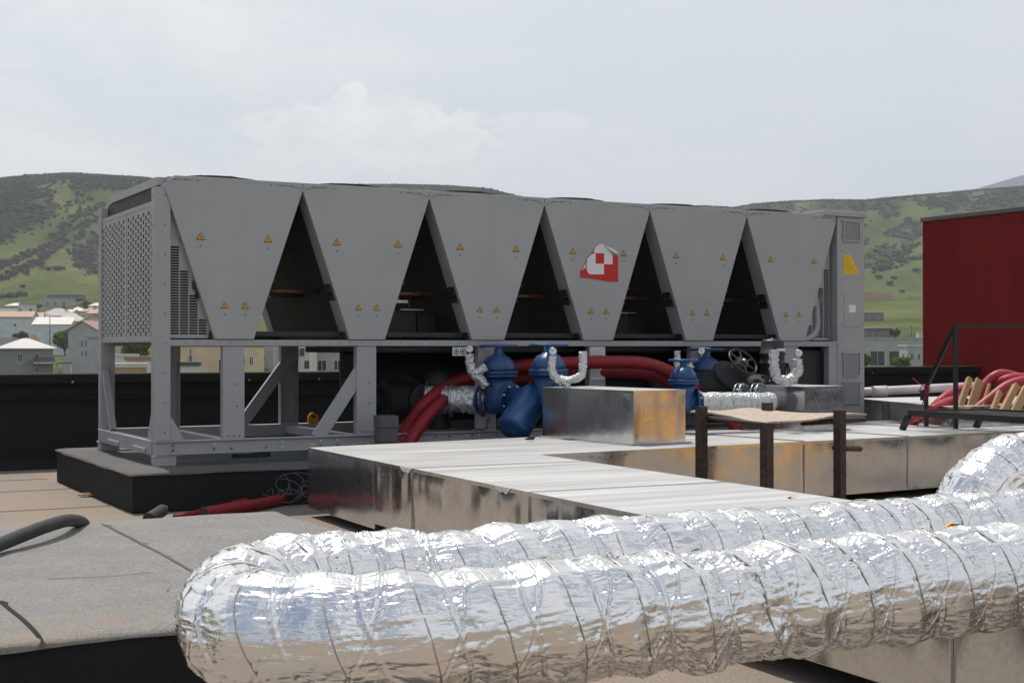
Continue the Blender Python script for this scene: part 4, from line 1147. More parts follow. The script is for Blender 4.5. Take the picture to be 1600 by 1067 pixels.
for k in range(6):
    xo = k * WV
    tl = .03 if k else .02
    front = [(xo + .004, 0, ZA), (xo + .10 if k == 0 else xo + .004, 0, ZTOP), (xo + 1.296, 0, ZTOP), (xo + 1.296, 0, ZA), (xo + .65 + .181, 0, ZB), (xo + .65 - .181, 0, ZB)]
    b = MB(); b.extrude([(p[0], -.014, p[2]) for p in front], (0, .03, 0))
    pn = b.build('side_panel', 'panel_paint', CH, bevel=.004)
    b = MB(); b.extrude([(p[0], DEP - .016, p[2]) for p in front], (0, .03, 0)); b.build('rear_panel', 'panel_paint', CH, bevel=.004)
    # four warning triangles, their screws
    for dx_, zz, s in ((-.315, 1.915, .040), (.315, 1.915, .040), (-.095, 1.305, .036), (.095, 1.305, .036)):
        b = MB(); warning(b, xo + .65 + dx_, zz, s); b.build('warning_sign', ['warning_yellow', 'ink'], pn)
        b = MB(); b.lathe([(.008, 0), (.006, .004)], (xo + .65 + dx_, -.014, zz - .055), (0, -1, 0), 8); b.build('screw', 'dark_grey', pn)
    for sg in (-1, 1):
        for z in (1.57, 1.42): b = MB(); b.lathe([(.009, 0), (.007, .005)], (xo + .65 + sg * (.20 + .47 * (z - ZB) / (ZA - ZB) - .01), -.014, z), (0, -1, 0), 8); b.build('screw', 'dark_grey', pn)
        for d in (.22, .29, .35): b = MB(); b.lathe([(.007, 0), (.006, .005)], (xo + .65 + sg * d * 1.55, -.014, ZTOP - .035), (0, -1, 0), 8); b.build('screw', 'dark_grey', pn)
    # hairline where the fascia is folded over
    b = MB()
    for sg in (-1, 1):
        pth = [(xo + .65 + sg * .645, -.0145, ZA + .012), (xo + .65 + sg * .56, -.0145, ZA + .045), (xo + .65 + sg * .40, -.0145, ZA + .052)]
        b.tube(pth, .0022, 5, step=.03)
    b.build('fascia_fold', 'dark_grey', pn)
    # coils down both flanks and their end frames
    for sg in (-1, 1):
        xt, xb_ = xo + .65 + sg * .642, xo + .65 + sg * .185
        inn = .085
        def flank(y0, y1, o0=0.0):
            ta, tb = xt - sg * o0, xb_ - sg * o0
            return [(ta, y0, ZA), (tb, y0, ZB), (tb - sg * inn, y0, ZB), (ta - sg * inn, y0, ZA)], (0, y1 - y0, 0)
        b = MB(); b.extrude(*flank(.19, DEP - .19, .012)); b.build('coil', 'coil_fin', CH)
        for y0, y1 in ((.017, .19), (DEP - .19, DEP - .017)):
            b = MB(); b.extrude(*flank(y0, y1))
            b.build('coil_frame', GP, CH)
        if sg < 0:
            for z in (1.44, 1.52, 1.07):
                t_ = (z - ZB) / (ZA - ZB); xx = xb_ + (xt - xb_) * t_
                b = MB(); b.box(xx - .02, xx + .05, .03, .16, z - .045, z + .03); b.build('coil_connector', 'black_plastic', CH)
    b = MB(); b.box(xo + .48, xo + .82, .03, DEP - .03, 1.024, 1.034); b.build('v_tray', 'inside_dark', CH)
    # header pipes crossing the gap to the next V
    if k < 5:
        xg = xo + WV
        b = MB(); b.cyl((xg - .36, .42, 1.49), (xg + .36, .42, 1.49), .024, 12); b.build('header_pipe', 'copper', CH)
        b = MB(); b.cyl((xg - .30, .9, 1.47), (xg + .33, .9, 1.47), .02, 10); b.build('header_pipe', 'copper', CH)
        b = MB(); b.box(xg - .47, xg + .47, .12, .20, 1.055, 1.10); b.build('gap_rail', 'inside_dark', CH)
        b = MB(); b.box(xg - .47, xg + .47, DEP - .25, DEP - .17, 1.03, 1.10); b.build('gap_rail', 'inside_dark', CH)
        b = MB(); b.extrude([(xg - .006, -.012, ZA + .004), (xg + .006, -.012, ZA + .004), (xg + .03, -.03, ZA + .018), (xg - .03, -.03, ZA + .018)], (0, .03, 0)); b.build('drip_clip', 'white_paper', CH)
        b = MB(); b.box(xg - .02, xg + .02, .03, DEP - .03, ZA - .02, ZA + .004); b.build('apex_strip', 'inside_dark', CH)

# fans on the deck: ring, guard, blades
for k in range(6):
    for yq in (.70, 1.66):
        cx = k * WV + .65
        b = MB(); b.lathe([(.52, 0), (.47, .01), (.455, .045), (.47, .048), (.50, .018), (.54, .004)], (cx, yq, ZTOP - .002), (0, 0, 1), 40, caps=False)
        fan = b.build('fan', 'fan_black', CH)
        b = MB()
        for r in (.12, .22, .32, .42, .475): b.torus((cx, yq, ZTOP + .08 - .045 * (r / .475) ** 3), (0, 0, 1), r, .0045, 36, 5)
        for a in range(8):
            d = Vector((math.cos(a * math.pi / 4 + .2), math.sin(a * math.pi / 4 + .2), 0)); c = Vector((cx, yq, ZTOP))
            b.tube([c + d * .1 + Vector((0, 0, .08)), c + d * .32 + Vector((0, 0, .068)), c + d * .47 + Vector((0, 0, .045))], .005, 5, step=.08)
        b.lathe([(.11, 0), (.11, .012), (.04, .02)], (cx, yq, ZTOP + .073), (0, 0, 1), 20)
        b.build('fan_guard', 'fan_black', fan)
        b = MB()
        for a in range(5):
            an = a * 2 * math.pi / 5 + .3; d = Vector((math.cos(an), math.sin(an), 0)); e = Vector((-d.y, d.x, 0)); c = Vector((cx, yq, ZTOP + .02))
            b.extrude([c + d * .1 - e * .05 - Vector((0, 0, .02)), c + d * .45 - e * .10 - Vector((0, 0, .03)), c + d * .45 + e * .08 + Vector((0, 0, .02)), c + d * .1 + e * .05 + Vector((0, 0, .02))], (0, 0, .006))
        b.build('fan_blade', 'black_plastic', fan)

# machinery under the coils
b = MB(); b.lathe([(.0, -.06), (.26, 0), (.34, .1), (.34, 4.5), (.26, 4.6), (0, 4.66)], (2.55, 1.45, .56), (1, 0, 0), 36, caps=False); b.build('evaporator', 'insulation', CH)
b = MB(); b.lathe([(.21, 0), (.21, 5.0)], (2.45, .75, .42), (1, 0, 0), 28); b.lathe([(.25, .25), (.25, .4)], (2.45, .75, .42), (1, 0, 0), 28); b.build('condenser_drum', 'insulation', CH)
b = MB(); b.tube([(2.32, .9, .42), (2.5, .9, .42), (2.9, .9, .42)], .13, 20); b.tube([(2.32, .9, .42), (2.22, .92, .46), (2.18, .95, .58), (2.18, .95, .9)], .12, 18); b.build('insulated_elbow', 'insulation', CH)
b = MB(); b.box(2.95, 7.75, DEP - .30, DEP - .12, .13, .93); b.build('rear_dark_block', 'inside_dark', CH, bevel=.01)  # dark block added so the space behind the machinery reads black
b = MB(); b.box(2.12, 7.8, .25, DEP - .1, .90, .966); b.build('drip_tray', 'black_plastic', CH, bevel=.015)
b = MB(); b.box(7.05, 7.72, .12, 1.9, .13, .92); b.build('electrical_box', 'inside_dark', CH, bevel=.01)
b = MB(); b.cyl((2.42, 1.3, .13), (2.42, 1.3, .92), .055, 12); b.build('support_pipe', 'grey_paint', CH)
for x in (2.9, 4.2, 5.6, 6.4):
    b = MB(); b.lathe([(.13, 0), (.13, .5), (.09, .58), (0, .6)], (x, .42, .13), (0, 0, 1), 20, caps=False); b.build('receiver', 'insulation', CH)
for x in (2.62, 5.2):
    b = MB(); b.box(x - .26, x + .10, .55, .95, 1.10, 1.34); b.box(x - .18, x - .04, .6, .75, 1.34, 1.46); b.box(x + .14, x + .34, .6, .85, 1.1, 1.30); b.box(x - .12, x + .12, .5, .54, 1.335, 1.345)
    b.build('compressor', 'black_plastic', CH, bevel=.012)
    b = MB(); b.box(x - .17, x + .0, .53, .545, 1.40, 1.43); b.box(x - .10, x + .16, .49, .53, 1.33, 1.337); b.build('compressor_tag', 'steel', CH)
    b = MB(); b.cyl((x + .05, .62, 1.1), (x + .05, .62, 1.5), .03, 12); b.cyl((x - .3, .8, 1.06), (x + .36, .8, 1.06), .035, 12); b.build('discharge_pipe', 'copper', CH)
# double gauge plates under the beam
for x in (2.93, 5.92):
    b = MB(); b.box(x - .075, x + .075, -.012, -.004, .872, .955)
    for sg in (-1, 1):
        b.torus((x + sg * .036, -.014, .914), (0, 1, 0), .027, .0035, 24, 6, 1)
        b.lathe([(.012, 0), (.012, .003)], (x + sg * .036, -.0155, .914), (0, 1, 0), 12, 1)
        b.box(x + sg * .036 - .02, x + sg * .036 + .02, -.0145, -.012, .888, .893, 1)
    b.build('gauge_plate', ['white_paper', 'ink'], CH)
# paper data sheet on the fourth post
xx = .65 + 3 * WV; b = MB(); b.box(xx - .085, xx + .09, .005, .009, .62, .955)
for i in range(15): b.box(xx - .07, xx - .07 + random.uniform(.08, .145), .0035, .005, .93 - i * .02, .934 - i * .02, 1)
b.build('data_sheet', ['white_paper', 'ink'], CH)
# control cabinet at the far end
b = MB(); b.box(7.82, 8.235, -.01, DEP, -.05, 2.47); cab = b.build('control_cabinet', 'panel_paint', CH, bevel=.008)
b = MB(); b.box(7.62, 8.26, -.04, DEP + .02, 2.47, 2.53); b.build('cabinet_roof', 'panel_paint', cab, bevel=.006)
for z0, z1 in ((2.185, 2.43), (.62, .90), (.30, .56)):
    b = MB()
    for q in ((7.90, 7.915, z0, z1), (8.145, 8.16, z0, z1), (7.915, 8.145, z0, z0 + .016), (7.915, 8.145, z1 - .016, z1)): b.box(q[0], q[1], -.032, -.01, q[2], q[3])
    vt = b.build('vent_frame', 'panel_paint', cab)
    b = MB()
    z = z0 + .02
    while z < z1 - .02: b.box(7.916, 8.144, -.022, -.0105, z, z + .007); z += .011
    b.build('vent_grille', 'grey_paint', vt)
b = MB(); b.box(7.92, 8.15, -.016, -.0105, 1.19, 1.56); b.build('hatch', 'panel_paint', cab, bevel=.003)
b = MB(); b.box(7.99, 8.09, -.0195, -.0162, 1.36, 1.45); b.build('paper_label', 'white_paper', cab)
b = MB(); b.extrude([(7.91, -.0135, 1.80), (8.15, -.0135, 1.815), (8.02, -.0135, 2.03), (7.91, -.0135, 2.03)], (0, .003, 0))
for i in range(8):
    z = 1.995 - i * .023; b.box(7.925, 7.925 + .05 + i * .017, -.0145, -.0135, z, z + .006, 1)
b.build('yellow_label', ['label_yellow', 'lug_yellow'], cab)
b = MB()
for x in (7.88, 8.19):
    for z in np.linspace(.2, 2.42, 14): b.lathe([(.006, 0), (.006, .004)], (x, -.0145, z), (0, 1, 0), 8)
b.build('cabinet_screw', 'dark_grey', cab)
b = MB(); b.tube([(7.825, .30, 1.50), (7.74, .22, 1.50), (7.66, .16, 1.47), (7.63, .13, 1.36), (7.63, .12, 1.22), (7.58, .11, 1.12), (7.48, .10, 1.06), (7.32, .09, 1.035)], .036, 14); b.build('conduit', 'grey_paint', CH)
b = MB(); b.box(7.70, 7.82, 0.0, .09, .126, .966); b.build('front_post', GP, CH, bevel=.003)
# torn red and white sticker on the fourth panel: traced outline, pixels of the enlarged crop -> panel
px_, pz_ = None, None


def sk(qx, qy):
    p = P(880 + qx * 120 / 1600, 370 + qy * 80 / 1067, Y=1.0) - Vector((0, 0, CAMZ))
    o = Vector((0, 0, CAMZ)); n = -V; org = UV0 + Vector((0, 0, .447))
    t = (org - o).dot(n) / p.dot(n); h = o + p * t - org
    return (h.dot(U), h.z)


outl = [(340, 700), (380, 670), (455, 540), (470, 440), (560, 370), (580, 325), (610, 310), (660, 195), (700, 165), (745, 150), (790, 140), (830, 165), (845, 200), (940, 290), (1040, 395), (1120, 395), (1125, 940), (900, 930), (760, 900), (560, 870), (380, 850), (345, 860)]
A2 = [sk(*p) for p in outl]
b = MB(); b.extrude([(p[0], -.021, p[1]) for p in A2], (0, .004, 0), 0)
for poly, m_i in (([(650, 345), (610, 335), (655, 205), (700, 172), (745, 155), (790, 148), (826, 170), (840, 205), (930, 292), (1005, 380), (1005, 575), (830, 575), (830, 345)], 1),
                  ([(650, 355), (650, 565), (825, 565), (825, 785), (540, 785), (490, 750), (468, 690), (465, 560), (480, 450), (575, 365)], 1),
                  ([(352, 700), (385, 672), (450, 560), (440, 650)], 1)):
    q = [sk(*p) for p in poly]
    b.extrude([(p[0], -.0225, p[1]) for p in q], (0, .0015, 0), m_i)
st = b.build('torn_sticker', ['sticker_red', 'sticker_white'], CH, props=dict(label='torn red and white checked sticker peeling from the fourth panel'))
b = MB(); p0, p1 = sk(845, 200), sk(1130, 380)
b.lathe([(.004, 0), (.016, .07), (.021, .14), (.014, .17)], (p0[0], -.030, p0[1]), (p1[0] - p0[0], 0, p1[1] - p0[1]), 14, 0); b.build('curled_corner', 'sticker_white', st)
# junction boxes standing on the front sill
t = thing('steel_box', 'two small grey steel boxes stacked in front of the chiller sill by the red hoses', 'box', P(604, 690, Y=12.95), YAW)
b = MB(); b.box(-.09, .09, -.08, .08, -.35, .0); b.build('lower_box', 'dark_grey', t, bevel=.004)
b = MB(); b.box(-.1, .08, -.085, .075, .003, .125); b.build('lower_box', 'dark_grey', t, bevel=.004)
b = MB(); b.box(-.1, .085, -.085, .08, .13, .245); b.build('upper_box', 'dark_grey', t, bevel=.004)

# ================================================================== SHEET METAL DUCTS
DT = .565


def rippled_duct(name, label, poly, z0, z1, joints=(), amp=.0032, period=.13, flange=None, seed=0):
    """closed duct of galvanised sheet: plan polygon (counter-clockwise), sides with the slight ripple of thin sheet"""
    o0 = Vector((sum(p[0] for p in poly) / len(poly), sum(p[1] for p in poly) / len(poly), z0))
    t = thing(name, label, 'duct', o0)
    pp = [Vector((p[0], p[1], 0)) - Vector((o0.x, o0.y, 0)) for p in poly]
    h = z1 - z0; VV = []; FF = []; nb = 0
    for i, a in enumerate(pp):
        e = pp[(i + 1) % len(pp)]; L = (e - a).length; d = (e - a) / L; n = Vector((d.y, -d.x, 0))
        nx, nz = max(4, int(L / .02)), 8
        S, Zq = np.meshgrid(np.linspace(0, L, nx + 1), np.linspace(0, h, nz + 1), indexing='ij')
        s, zz = S.ravel(), Zq.ravel()
        win = np.clip(np.minimum(s, L - s) / .05, 0, 1) * np.clip(np.minimum(zz, h - zz) / .06, 0, 1)
        kn = np.cumsum(np.random.default_rng(seed * 10 + i).uniform(.55, 1.45, int(L / period) + 4) * period) - period; ko = np.random.default_rng(seed * 10 + i + 5).uniform(-1, 1, len(kn))
        off = amp * (fbm(np.stack([s / period * 1.1, zz * 2.2, s * 0 + seed * 3 + i], 1), 2) - .5) * 2.0 + amp * 1.1 * np.interp(s, kn, ko) * (.6 + .8 * vnoise(np.stack([s * 3, zz * 3, s * 0 + seed], 1)))
        off = off + amp * 5.0 * (fbm(np.stack([s * 3.6, zz * 2.4, s * 0 + seed + 50], 1), 2, .4) - .5)
        off = off * win
        VV.append(np.stack([a.x + d.x * s + n.x * off, a.y + d.y * s + n.y * off, zz], 1))
        I, J = np.meshgrid(np.arange(nx), np.arange(nz), indexing='ij'); q = (I * (nz + 1) + J).ravel() + nb
        FF.append(np.stack([q, q + nz + 1, q + nz + 2, q + 1], 1)); nb += (nx + 1) * (nz + 1)
    np_mesh('side_sheet', np.concatenate(VV), np.concatenate(FF), 'galvanised', t)
    # lid: fine grid clipped to the polygon is not needed, one sheet with a folded lip
    b = MB(); b.prism([(p.x, p.y) for p in pp], h + .001, h + .004); b.build('top_sheet', 'galvanised_top', t)
    b = MB(); b.prism([(p.x, p.y) for p in pp], -.003, -.0005); b.build('bottom_sheet', 'galvanised', t)
    b = MB()
    for i, a in enumerate(pp):
        e = pp[(i + 1) % len(pp)]; d = (e - a).normalized(); n = Vector((d.y, -d.x, 0))
        b.extrude([a + n * .0045 + Vector((0, 0, h - .018)), e + n * .0045 + Vector((0, 0, h - .018)), e + n * .0045 + Vector((0, 0, h + .0055)), a + n * .0045 + Vector((0, 0, h + .0055))], -n * .003)
    b.build('folded_edge', 'galvanised', t)
    for (a, e, sides) in joints:      # slip joints: across the top and down the sides
        a = Vector((a[0], a[1], 0)) - Vector((o0.x, o0.y, 0)); e = Vector((e[0], e[1], 0)) - Vector((o0.x, o0.y, 0)); d = (e - a).normalized(); n = Vector((d.y, -d.x, 0))
        b = MB(); b.beam(a + Vector((0, 0, h + .006)), e + Vector((0, 0, h + .006)), .03, .003)
        b.beam(a + n * .012 + Vector((0, 0, h + .009)), e + n * .012 + Vector((0, 0, h + .009)), .004, .006)
        if sides:
            for q, sg in ((a, -1), (e, 1)):
                if sg in sides: b.beam(q + d * sg * .006 + Vector((0, 0, .005)), q + d * sg * .006 + Vector((0, 0, h - .02)), .008, .012, d)
        b.build('joint_strip', 'galvanised', t)
    if flange:
        b = MB()
        for i, a in enumerate(pp):
            e = pp[(i + 1) % len(pp)]; d = (e - a).normalized(); n = Vector((d.y, -d.x, 0))
            b.extrude([a - d * flange + Vector((0, 0, .002)), e + d * flange + Vector((0, 0, .002)), e + d * flange + n * flange + Vector((0, 0, .002)), a - d * flange + n * flange + Vector((0, 0, .002))], (0, 0, .002))
        b.build('base_flange', 'galvanised_top', t)
    return t


A0 = P(482, 700, z=DT); A1 = P(960, 797, z=DT)
dA = (A1 - A0).normalized(); Aend = A0 + dA * 9.6
I0 = P(844, 711, z=DT); I1 = P(1300, 778, z=DT); dI = (I1 - I0).normalized()
Bf1 = P(1418, 682.5, z=DT); dB = (Bf1 - I0).normalized()
Bend = I0 + dB * 6.5
Bb0 = A0 + (P(845, 683, z=DT) - A0).normalized() * 0.02
dBb = (P(1075, 672, z=DT) - A0).normalized()
Bback = A0 + dBb * 8.9
Iend = I0 + dA * 9.0 + Vector((.12, 0, 0))
wv_ = lambda a: (a.x, a.y)
# the front branch and the rear branch butt together along the line from the outer to the inner corner
jt = A0 + dA * ((I0 - A0).dot(dA))                          # foot of the inner corner on the left face
jA = []
for s in (2.25, 4.0, 5.7, 7.3):
    a = A0 + dA * s; e = a + (I0 - jt); jA.append((wv_(a), wv_(e), (-1,)))
sA = (I0 - A0).dot(dA)
rippled_duct('front_duct', 'wide flat galvanised duct running from the valves towards the camera under the foil hoses', [wv_(jt + dA * .003), wv_(Aend), wv_(Aend + (I0 - jt)), wv_(I0 + dA * .003)], .115, DT, jA, .0042, seed=1)
jB = []
nB = (Bback - A0).normalized(); nB = Vector((-nB.y, nB.x, 0))
for px in (1256, 1418, 1560):
    q = P(px, 711 - (px - 844) * (711 - 682.5) / (1418 - 844), z=DT)
    L = (A0 - q).dot(nB); jB.append((wv_(q), wv_(q + nB * L), (-1,)))
rippled_duct('cross_duct', 'broad galvanised duct lying crosswise in front of the blue valves', [wv_(A0), wv_(jt), wv_(I0), wv_(Bend), wv_(Bback)], .075, DT, jB, .0022, .17, seed=2)
# dabs of pale sealant on the front duct edge
for px, py, label in ((640, 731, 'pale dab of sealant left on the front duct edge'), (788, 762, 'second pale dab of sealant nearer the foil hose')):
    p = P(px, py, z=DT); s_ = (p - A0).dot(dA); p = A0 + dA * s_ + Vector((0, 0, 0)); n = Vector((dA.y, -dA.x, 0))
    b = MB(); b.extrude([p + n * .009 + dA * dd + Vector((0, 0, zz)) for dd, zz in ((-.11, .006), (.11, .006), (.08, -.012), (.045, -.034), (0, -.022), (-.04, -.03), (-.09, -.01))], -n * .003)
    b.box(0, 0.0001, 0, 0.0001, 0, 0.0001, mt=Matrix.Translation(p + n * .008)); tag(b.build('sealant_dab', 'white_paper'), label, 'sealant')
# risers on the ducts
Cl, Cm, Cr = P(848, 683, z=DT), P(990, 696.5, z=DT), P(1071, 692, z=DT)
zC = P(990, 611.5, Y=Cm.y).z
rippled_duct('duct_riser', 'galvanised box riser standing on the ducts beside the second blue valve', [wv_(Cl), wv_(Cm), wv_(Cr), wv_(Cl + Cr - Cm)], DT + .006, zC, (), .0013, .2, .05, seed=4)
Dm = P(1257, 675, z=DT); Dr = P(1320, 671.5, z=DT); zD = P(1257, 605, Y=Dm.y).z
Dl = Dm + (Cl - Cm) * .80
rippled_duct('far_duct_riser', 'smaller galvanised box riser behind the wooden sheet at the right', [wv_(Dl), wv_(Dm), wv_(Dr), wv_(Dl + Dr - Dm)], DT + .006, zD, (), .0010, .2, .05, seed=8)
# duct behind, right of the cabinet
E0, E1 = P(1338, 621, Y=16.9), P(1482, 634, Y=14.4)
rippled_duct('rear_duct', 'low galvanised duct right of the chiller cabinet with a white pipe on top', [wv_(E0), wv_(E1), (E1.x + 2.6, E1.y + 1.4), (E0.x + 2.6, E0.y + 1.4)], .1, .78, (), .002, .3, seed=12)


# ================================================================== FOIL DUCTS
def worley(u, v, seed, vper):
    """squared distance to the nearest jittered cell point; v repeats after vper cells"""
    iu, iv_ = np.floor(u).astype(np.int64), np.floor(v).astype(np.int64); best = np.full(u.shape, 9.0)
    for a in (-1, 0, 1):
        for e in (-1, 0, 1):
            cu, cv = iu + a, iv_ + e; cw_ = np.mod(cv, vper)
            best = np.minimum(best, (u - cu - _hash(cu, cw_, cu * 0 + seed)) ** 2 + (v - cv - _hash(cu, cw_, cu * 0 + seed + 57)) ** 2)
    return best


def foil_duct(name, label, path, rad, pitch, seed=0, crumple=1.0, mat='foil', lean=.55):
    pts = resample(path, .0036); fr = frames(pts); n = 250
    ctr = np.array([tuple(p) for p in pts]); x = np.array([tuple(f[0]) for f in fr]); y = np.array([tuple(f[1]) for f in fr])
    ss = np.concatenate([[0], np.cumsum(np.linalg.norm(np.diff(ctr, axis=0), axis=1))])
    th = np.linspace(0, 2 * np.pi, n, endpoint=False)
    S, T = np.meshgrid(ss, th, indexing='ij')
    dirv = x[:, None] * np.cos(T)[..., None] + y[:, None] * np.sin(T)[..., None]
    # curvature: inside of a bend is compressed into sharper folds
    tg = np.gradient(ctr, axis=0); tg /= np.linalg.norm(tg, axis=1)[:, None]
    kv_ = np.gradient(tg, axis=0) / np.gradient(ss)[:, None]
    sharp = np.clip((dirv * kv_[:, None]).sum(-1), -1.5, 3)
    s, t = S.ravel(), T.ravel()
    sw = S + .012 * (fbm(np.stack([s * 2.2, np.cos(t) * 1.2 + seed, np.sin(t) * 1.2], 1), 3).reshape(S.shape) - .5) * 2
    f = sw / pitch + lean * np.cos(T - .7) * .16 - T / (2 * np.pi)
    fr_ = f - np.floor(f)
    e = np.minimum(fr_, 1 - fr_)                          # distance to the helical wire
    crm = crumple(ss)[:, None] if callable(crumple) else crumple
    irr = .6 + .8 * vnoise(np.stack([np.floor(f).ravel() * 3.1 + seed, t * 0, t * 0], 1)).reshape(S.shape)
    bul = (e / .5) ** .55 * .018 * irr
    wire = np.exp(-(e / .03) ** 2) * .0085; calm = 1 - .85 * np.exp(-(e / .05) ** 2)
    # a second seam line crossing, where the foil tape overlaps
    f2 = sw / (pitch * 1.02) - .35 * np.cos(T - 1.1) + .38
    e2 = np.abs((f2 - np.floor(f2)) - .5)
    tape = -np.exp(-(e2 / .02) ** 2) * .0045 + np.exp(-((e2 - .035) / .02) ** 2) * .0025
    cxy = np.stack([np.cos(t) * rad, np.sin(t) * rad], 1)
    # lengthwise puckers radiating from the seams
    puck = fbm(np.stack([s * 5.0 + cxy[:, 0] * 5, t * 5.0 + s * 4.0, s * 0 + seed], 1), 3, .6).reshape(S.shape) - .5
    puck2 = 1 - np.abs(2 * fbm(np.stack([s * 9.0, t * 15.0 + s * 6, s * 0 + seed + 9], 1), 2).reshape(S.shape) - 1)
    near = np.exp(-(e / .19))
    q = np.stack([ctr[:, None] + dirv * rad][0].reshape(-1, 3).T, 1)
    fold = 1 - np.abs(2 * fbm(q * 10.0 + seed, 4, .6).reshape(S.shape) - 1)
    fold2 = 1 - np.abs(2 * fbm(q * np.array([24.0, 24.0, 34.0]) + seed + 5, 3, .6).reshape(S.shape) - 1)
    zone = np.clip((fbm(q * 2.1 + seed + 31, 2).reshape(S.shape) - .36) / .22, .15, 1) * crm
    big = fbm(q * 3.2 + seed + 77, 2).reshape(S.shape) - .5
    cr1 = 1 - np.abs(2 * fbm(np.stack([s * 6.0 + seed, t * 6.0 + s * 5, s * 0 + 3], 1), 3, .5).reshape(S.shape) - 1)
    cr2 = 1 - np.abs(2 * fbm(q * 7.0 + seed + 13, 3, .5).reshape(S.shape) - 1)
    crease = np.clip((cr1 - .90) / .10, 0, 1) ** 1.5 * .0055 * (near * .8 + .35) + np.clip((cr2 - .91) / .09, 0, 1) ** 1.5 * .006 * np.clip(zone, .3, 1)
    vb = fbm(np.stack([s * 2.0, np.cos(t) + seed, np.sin(t)], 1), 2).reshape(S.shape) * 1.6
    wl1 = worley(S / .085 + T * .35, T * 14 / (2 * np.pi) + vb * 0, seed + 1, 14); wl2 = worley(S / .042 - T * .2, T * 34 / (2 * np.pi), seed + 2, 34)
    wl3 = worley(S / .13 + vb, T * 30 / (2 * np.pi), seed + 3, 30)
    facet = (wl1 - .35) * .016 * np.clip(zone * 1.3, .12, 1.1) + (wl2 - .35) * .0055 * np.clip(zone, .15, 1) + (wl3 - .35) * .0075 * (.35 + near)
    d = bul + facet * calm - crease * calm + wire + tape + puck * (.004 + .018 * near) * (.35 + .65 * calm) - (puck2 - .7) * .004 * (near + .12) * calm - (fold - .75) * .007 * zone * calm - (fold2 - .75) * .002 * zone + big * .008
    d = d - np.clip(sharp, 0, 3) * .006 * np.exp(-(e / .12)) - .0
    VV = (ctr[:, None] + dirv * (rad - .022 + d)[..., None]).reshape(-1, 3)
    m = len(pts)
    I, J = np.meshgrid(np.arange(m - 1), np.arange(n), indexing='ij'); J2 = (J + 1) % n
    F4 = np.stack([I * n + J, I * n + J2, (I + 1) * n + J2, (I + 1) * n + J], -1).reshape(-1, 4)
    uu = np.stack([np.stack([ss[I], J / n], -1), np.stack([ss[I], (J + 1) / n], -1), np.stack([ss[I + 1], (J + 1) / n], -1), np.stack([ss[I + 1], J / n], -1)], 2).reshape(-1, 2)
    loc = Vector((float(VV[:, 0].mean()), float(VV[:, 1].mean()), float(VV[:, 2].min())))
    o = np_mesh(name, VV - np.array(loc), F4, mat, None, True, uu, loc)
    tag(o, label, 'duct hose')
    # the spiral wire showing through along the seam
    TH = np.arange(0, (ss[-1] / pitch - 1.2) * 2 * np.pi, .14)
    tgt = pitch * (TH / (2 * np.pi) - lean * np.cos(TH - .7) * .16 + .4)
    tm = np.mod(TH, 2 * np.pi)
    sv = tgt.copy()
    for _ in range(2): sv = tgt - .012 * (fbm(np.stack([sv * 2.2, np.cos(tm) * 1.2 + seed, np.sin(tm) * 1.2], 1), 3) - .5) * 2
    keep = (sv > .03) & (sv < ss[-1] - .03); sv, tm = sv[keep] , tm[keep]
    ip = lambda A: np.stack([np.interp(sv, ss, A[:, k]) for k in range(3)], 1)
    cs = np.rint(np.interp(sv, ss, np.arange(len(ss)))).astype(int); jt_ = np.rint(tm / (2 * np.pi) * n).astype(int) % n
    pos = VV.reshape(m, n, 3)[cs, jt_]; nrm = pos - ctr[cs]; nrm /= np.linalg.norm(nrm, axis=1)[:, None]
    pos = pos + nrm * .0012
    pos[1:-1] = (pos[:-2] + 2 * pos[1:-1] + pos[2:]) / 4
    tv = np.gradient(pos, axis=0); tv /= np.linalg.norm(tv, axis=1)[:, None]; bn = np.cross(tv, nrm)
    ring = np.stack([pos + (nrm * math.cos(a) + bn * math.sin(a)) * .0020 for a in np.linspace(0, 2 * np.pi, 6, endpoint=False)], 1)
    ka, kb = np.meshgrid(np.arange(len(pos) - 1), np.arange(6), indexing='ij'); k2 = (kb + 1) % 6
    np_mesh('spiral_wire', ring.reshape(-1, 3) - np.array(loc), np.stack([ka * 6 + kb, ka * 6 + k2, (ka + 1) * 6 + k2, (ka + 1) * 6 + kb], -1).reshape(-1, 4), 'spiral_wire', o)
    return o


zc = DT + .16
fp = [(5.3, 6.05, zc + .005), (4.4, 5.66, zc + .005), (3.5, 5.22, zc + .005), (2.62, 4.78, zc + .005), (1.95, 4.33, zc + .005), (1.51, 4.10, zc), (1.137, 3.90, zc), (.842, 3.76, zc), (.502, 3.56, zc), (.154, 3.41, zc), (-.16, 3.30, zc - .01), (-.36, 3.262, zc - .01), (-.545, 3.30, zc - .01),
      (-.665, 3.41, zc - .015), (-.708, 3.57, zc - .01), (-.66, 3.75, zc), (-.53, 3.90, zc), (-.34, 3.985, zc - .005), (-.15, 4.03, zc - .01), (.134, 4.20, zc), (.46, 4.34, zc), (.714, 4.46, zc), (1.04, 4.60, zc), (1.44, 4.86, zc), (1.84, 5.0, zc + .005), (2.6, 5.4, zc + .005), (3.5, 5.86, zc + .005), (4.4, 6.3, zc + .005), (5.3, 6.7, zc + .005)]
foil_duct('foil_duct_hose', 'long crinkled silver foil duct hose bent into a loop across the foreground', fp, .160, .172, 0, lambda q: .32 + 0.85 * np.exp(-((q - 5.75) / .75) ** 2) + .35 * np.exp(-((q - 7.2) / .9) ** 2))
f3 = [P(1505, 830, Y=6.5), P(1522, 790, Y=6.5), P(1550, 757, Y=6.55), P(1592, 737, Y=6.65), P(1650, 732, Y=6.8), P(1740, 742, Y=7.0), P(1830, 768, Y=7.2), P(1960, 800, Y=7.5), P(2120, 815, Y=7.9), P(2300, 812, Y=8.3)]
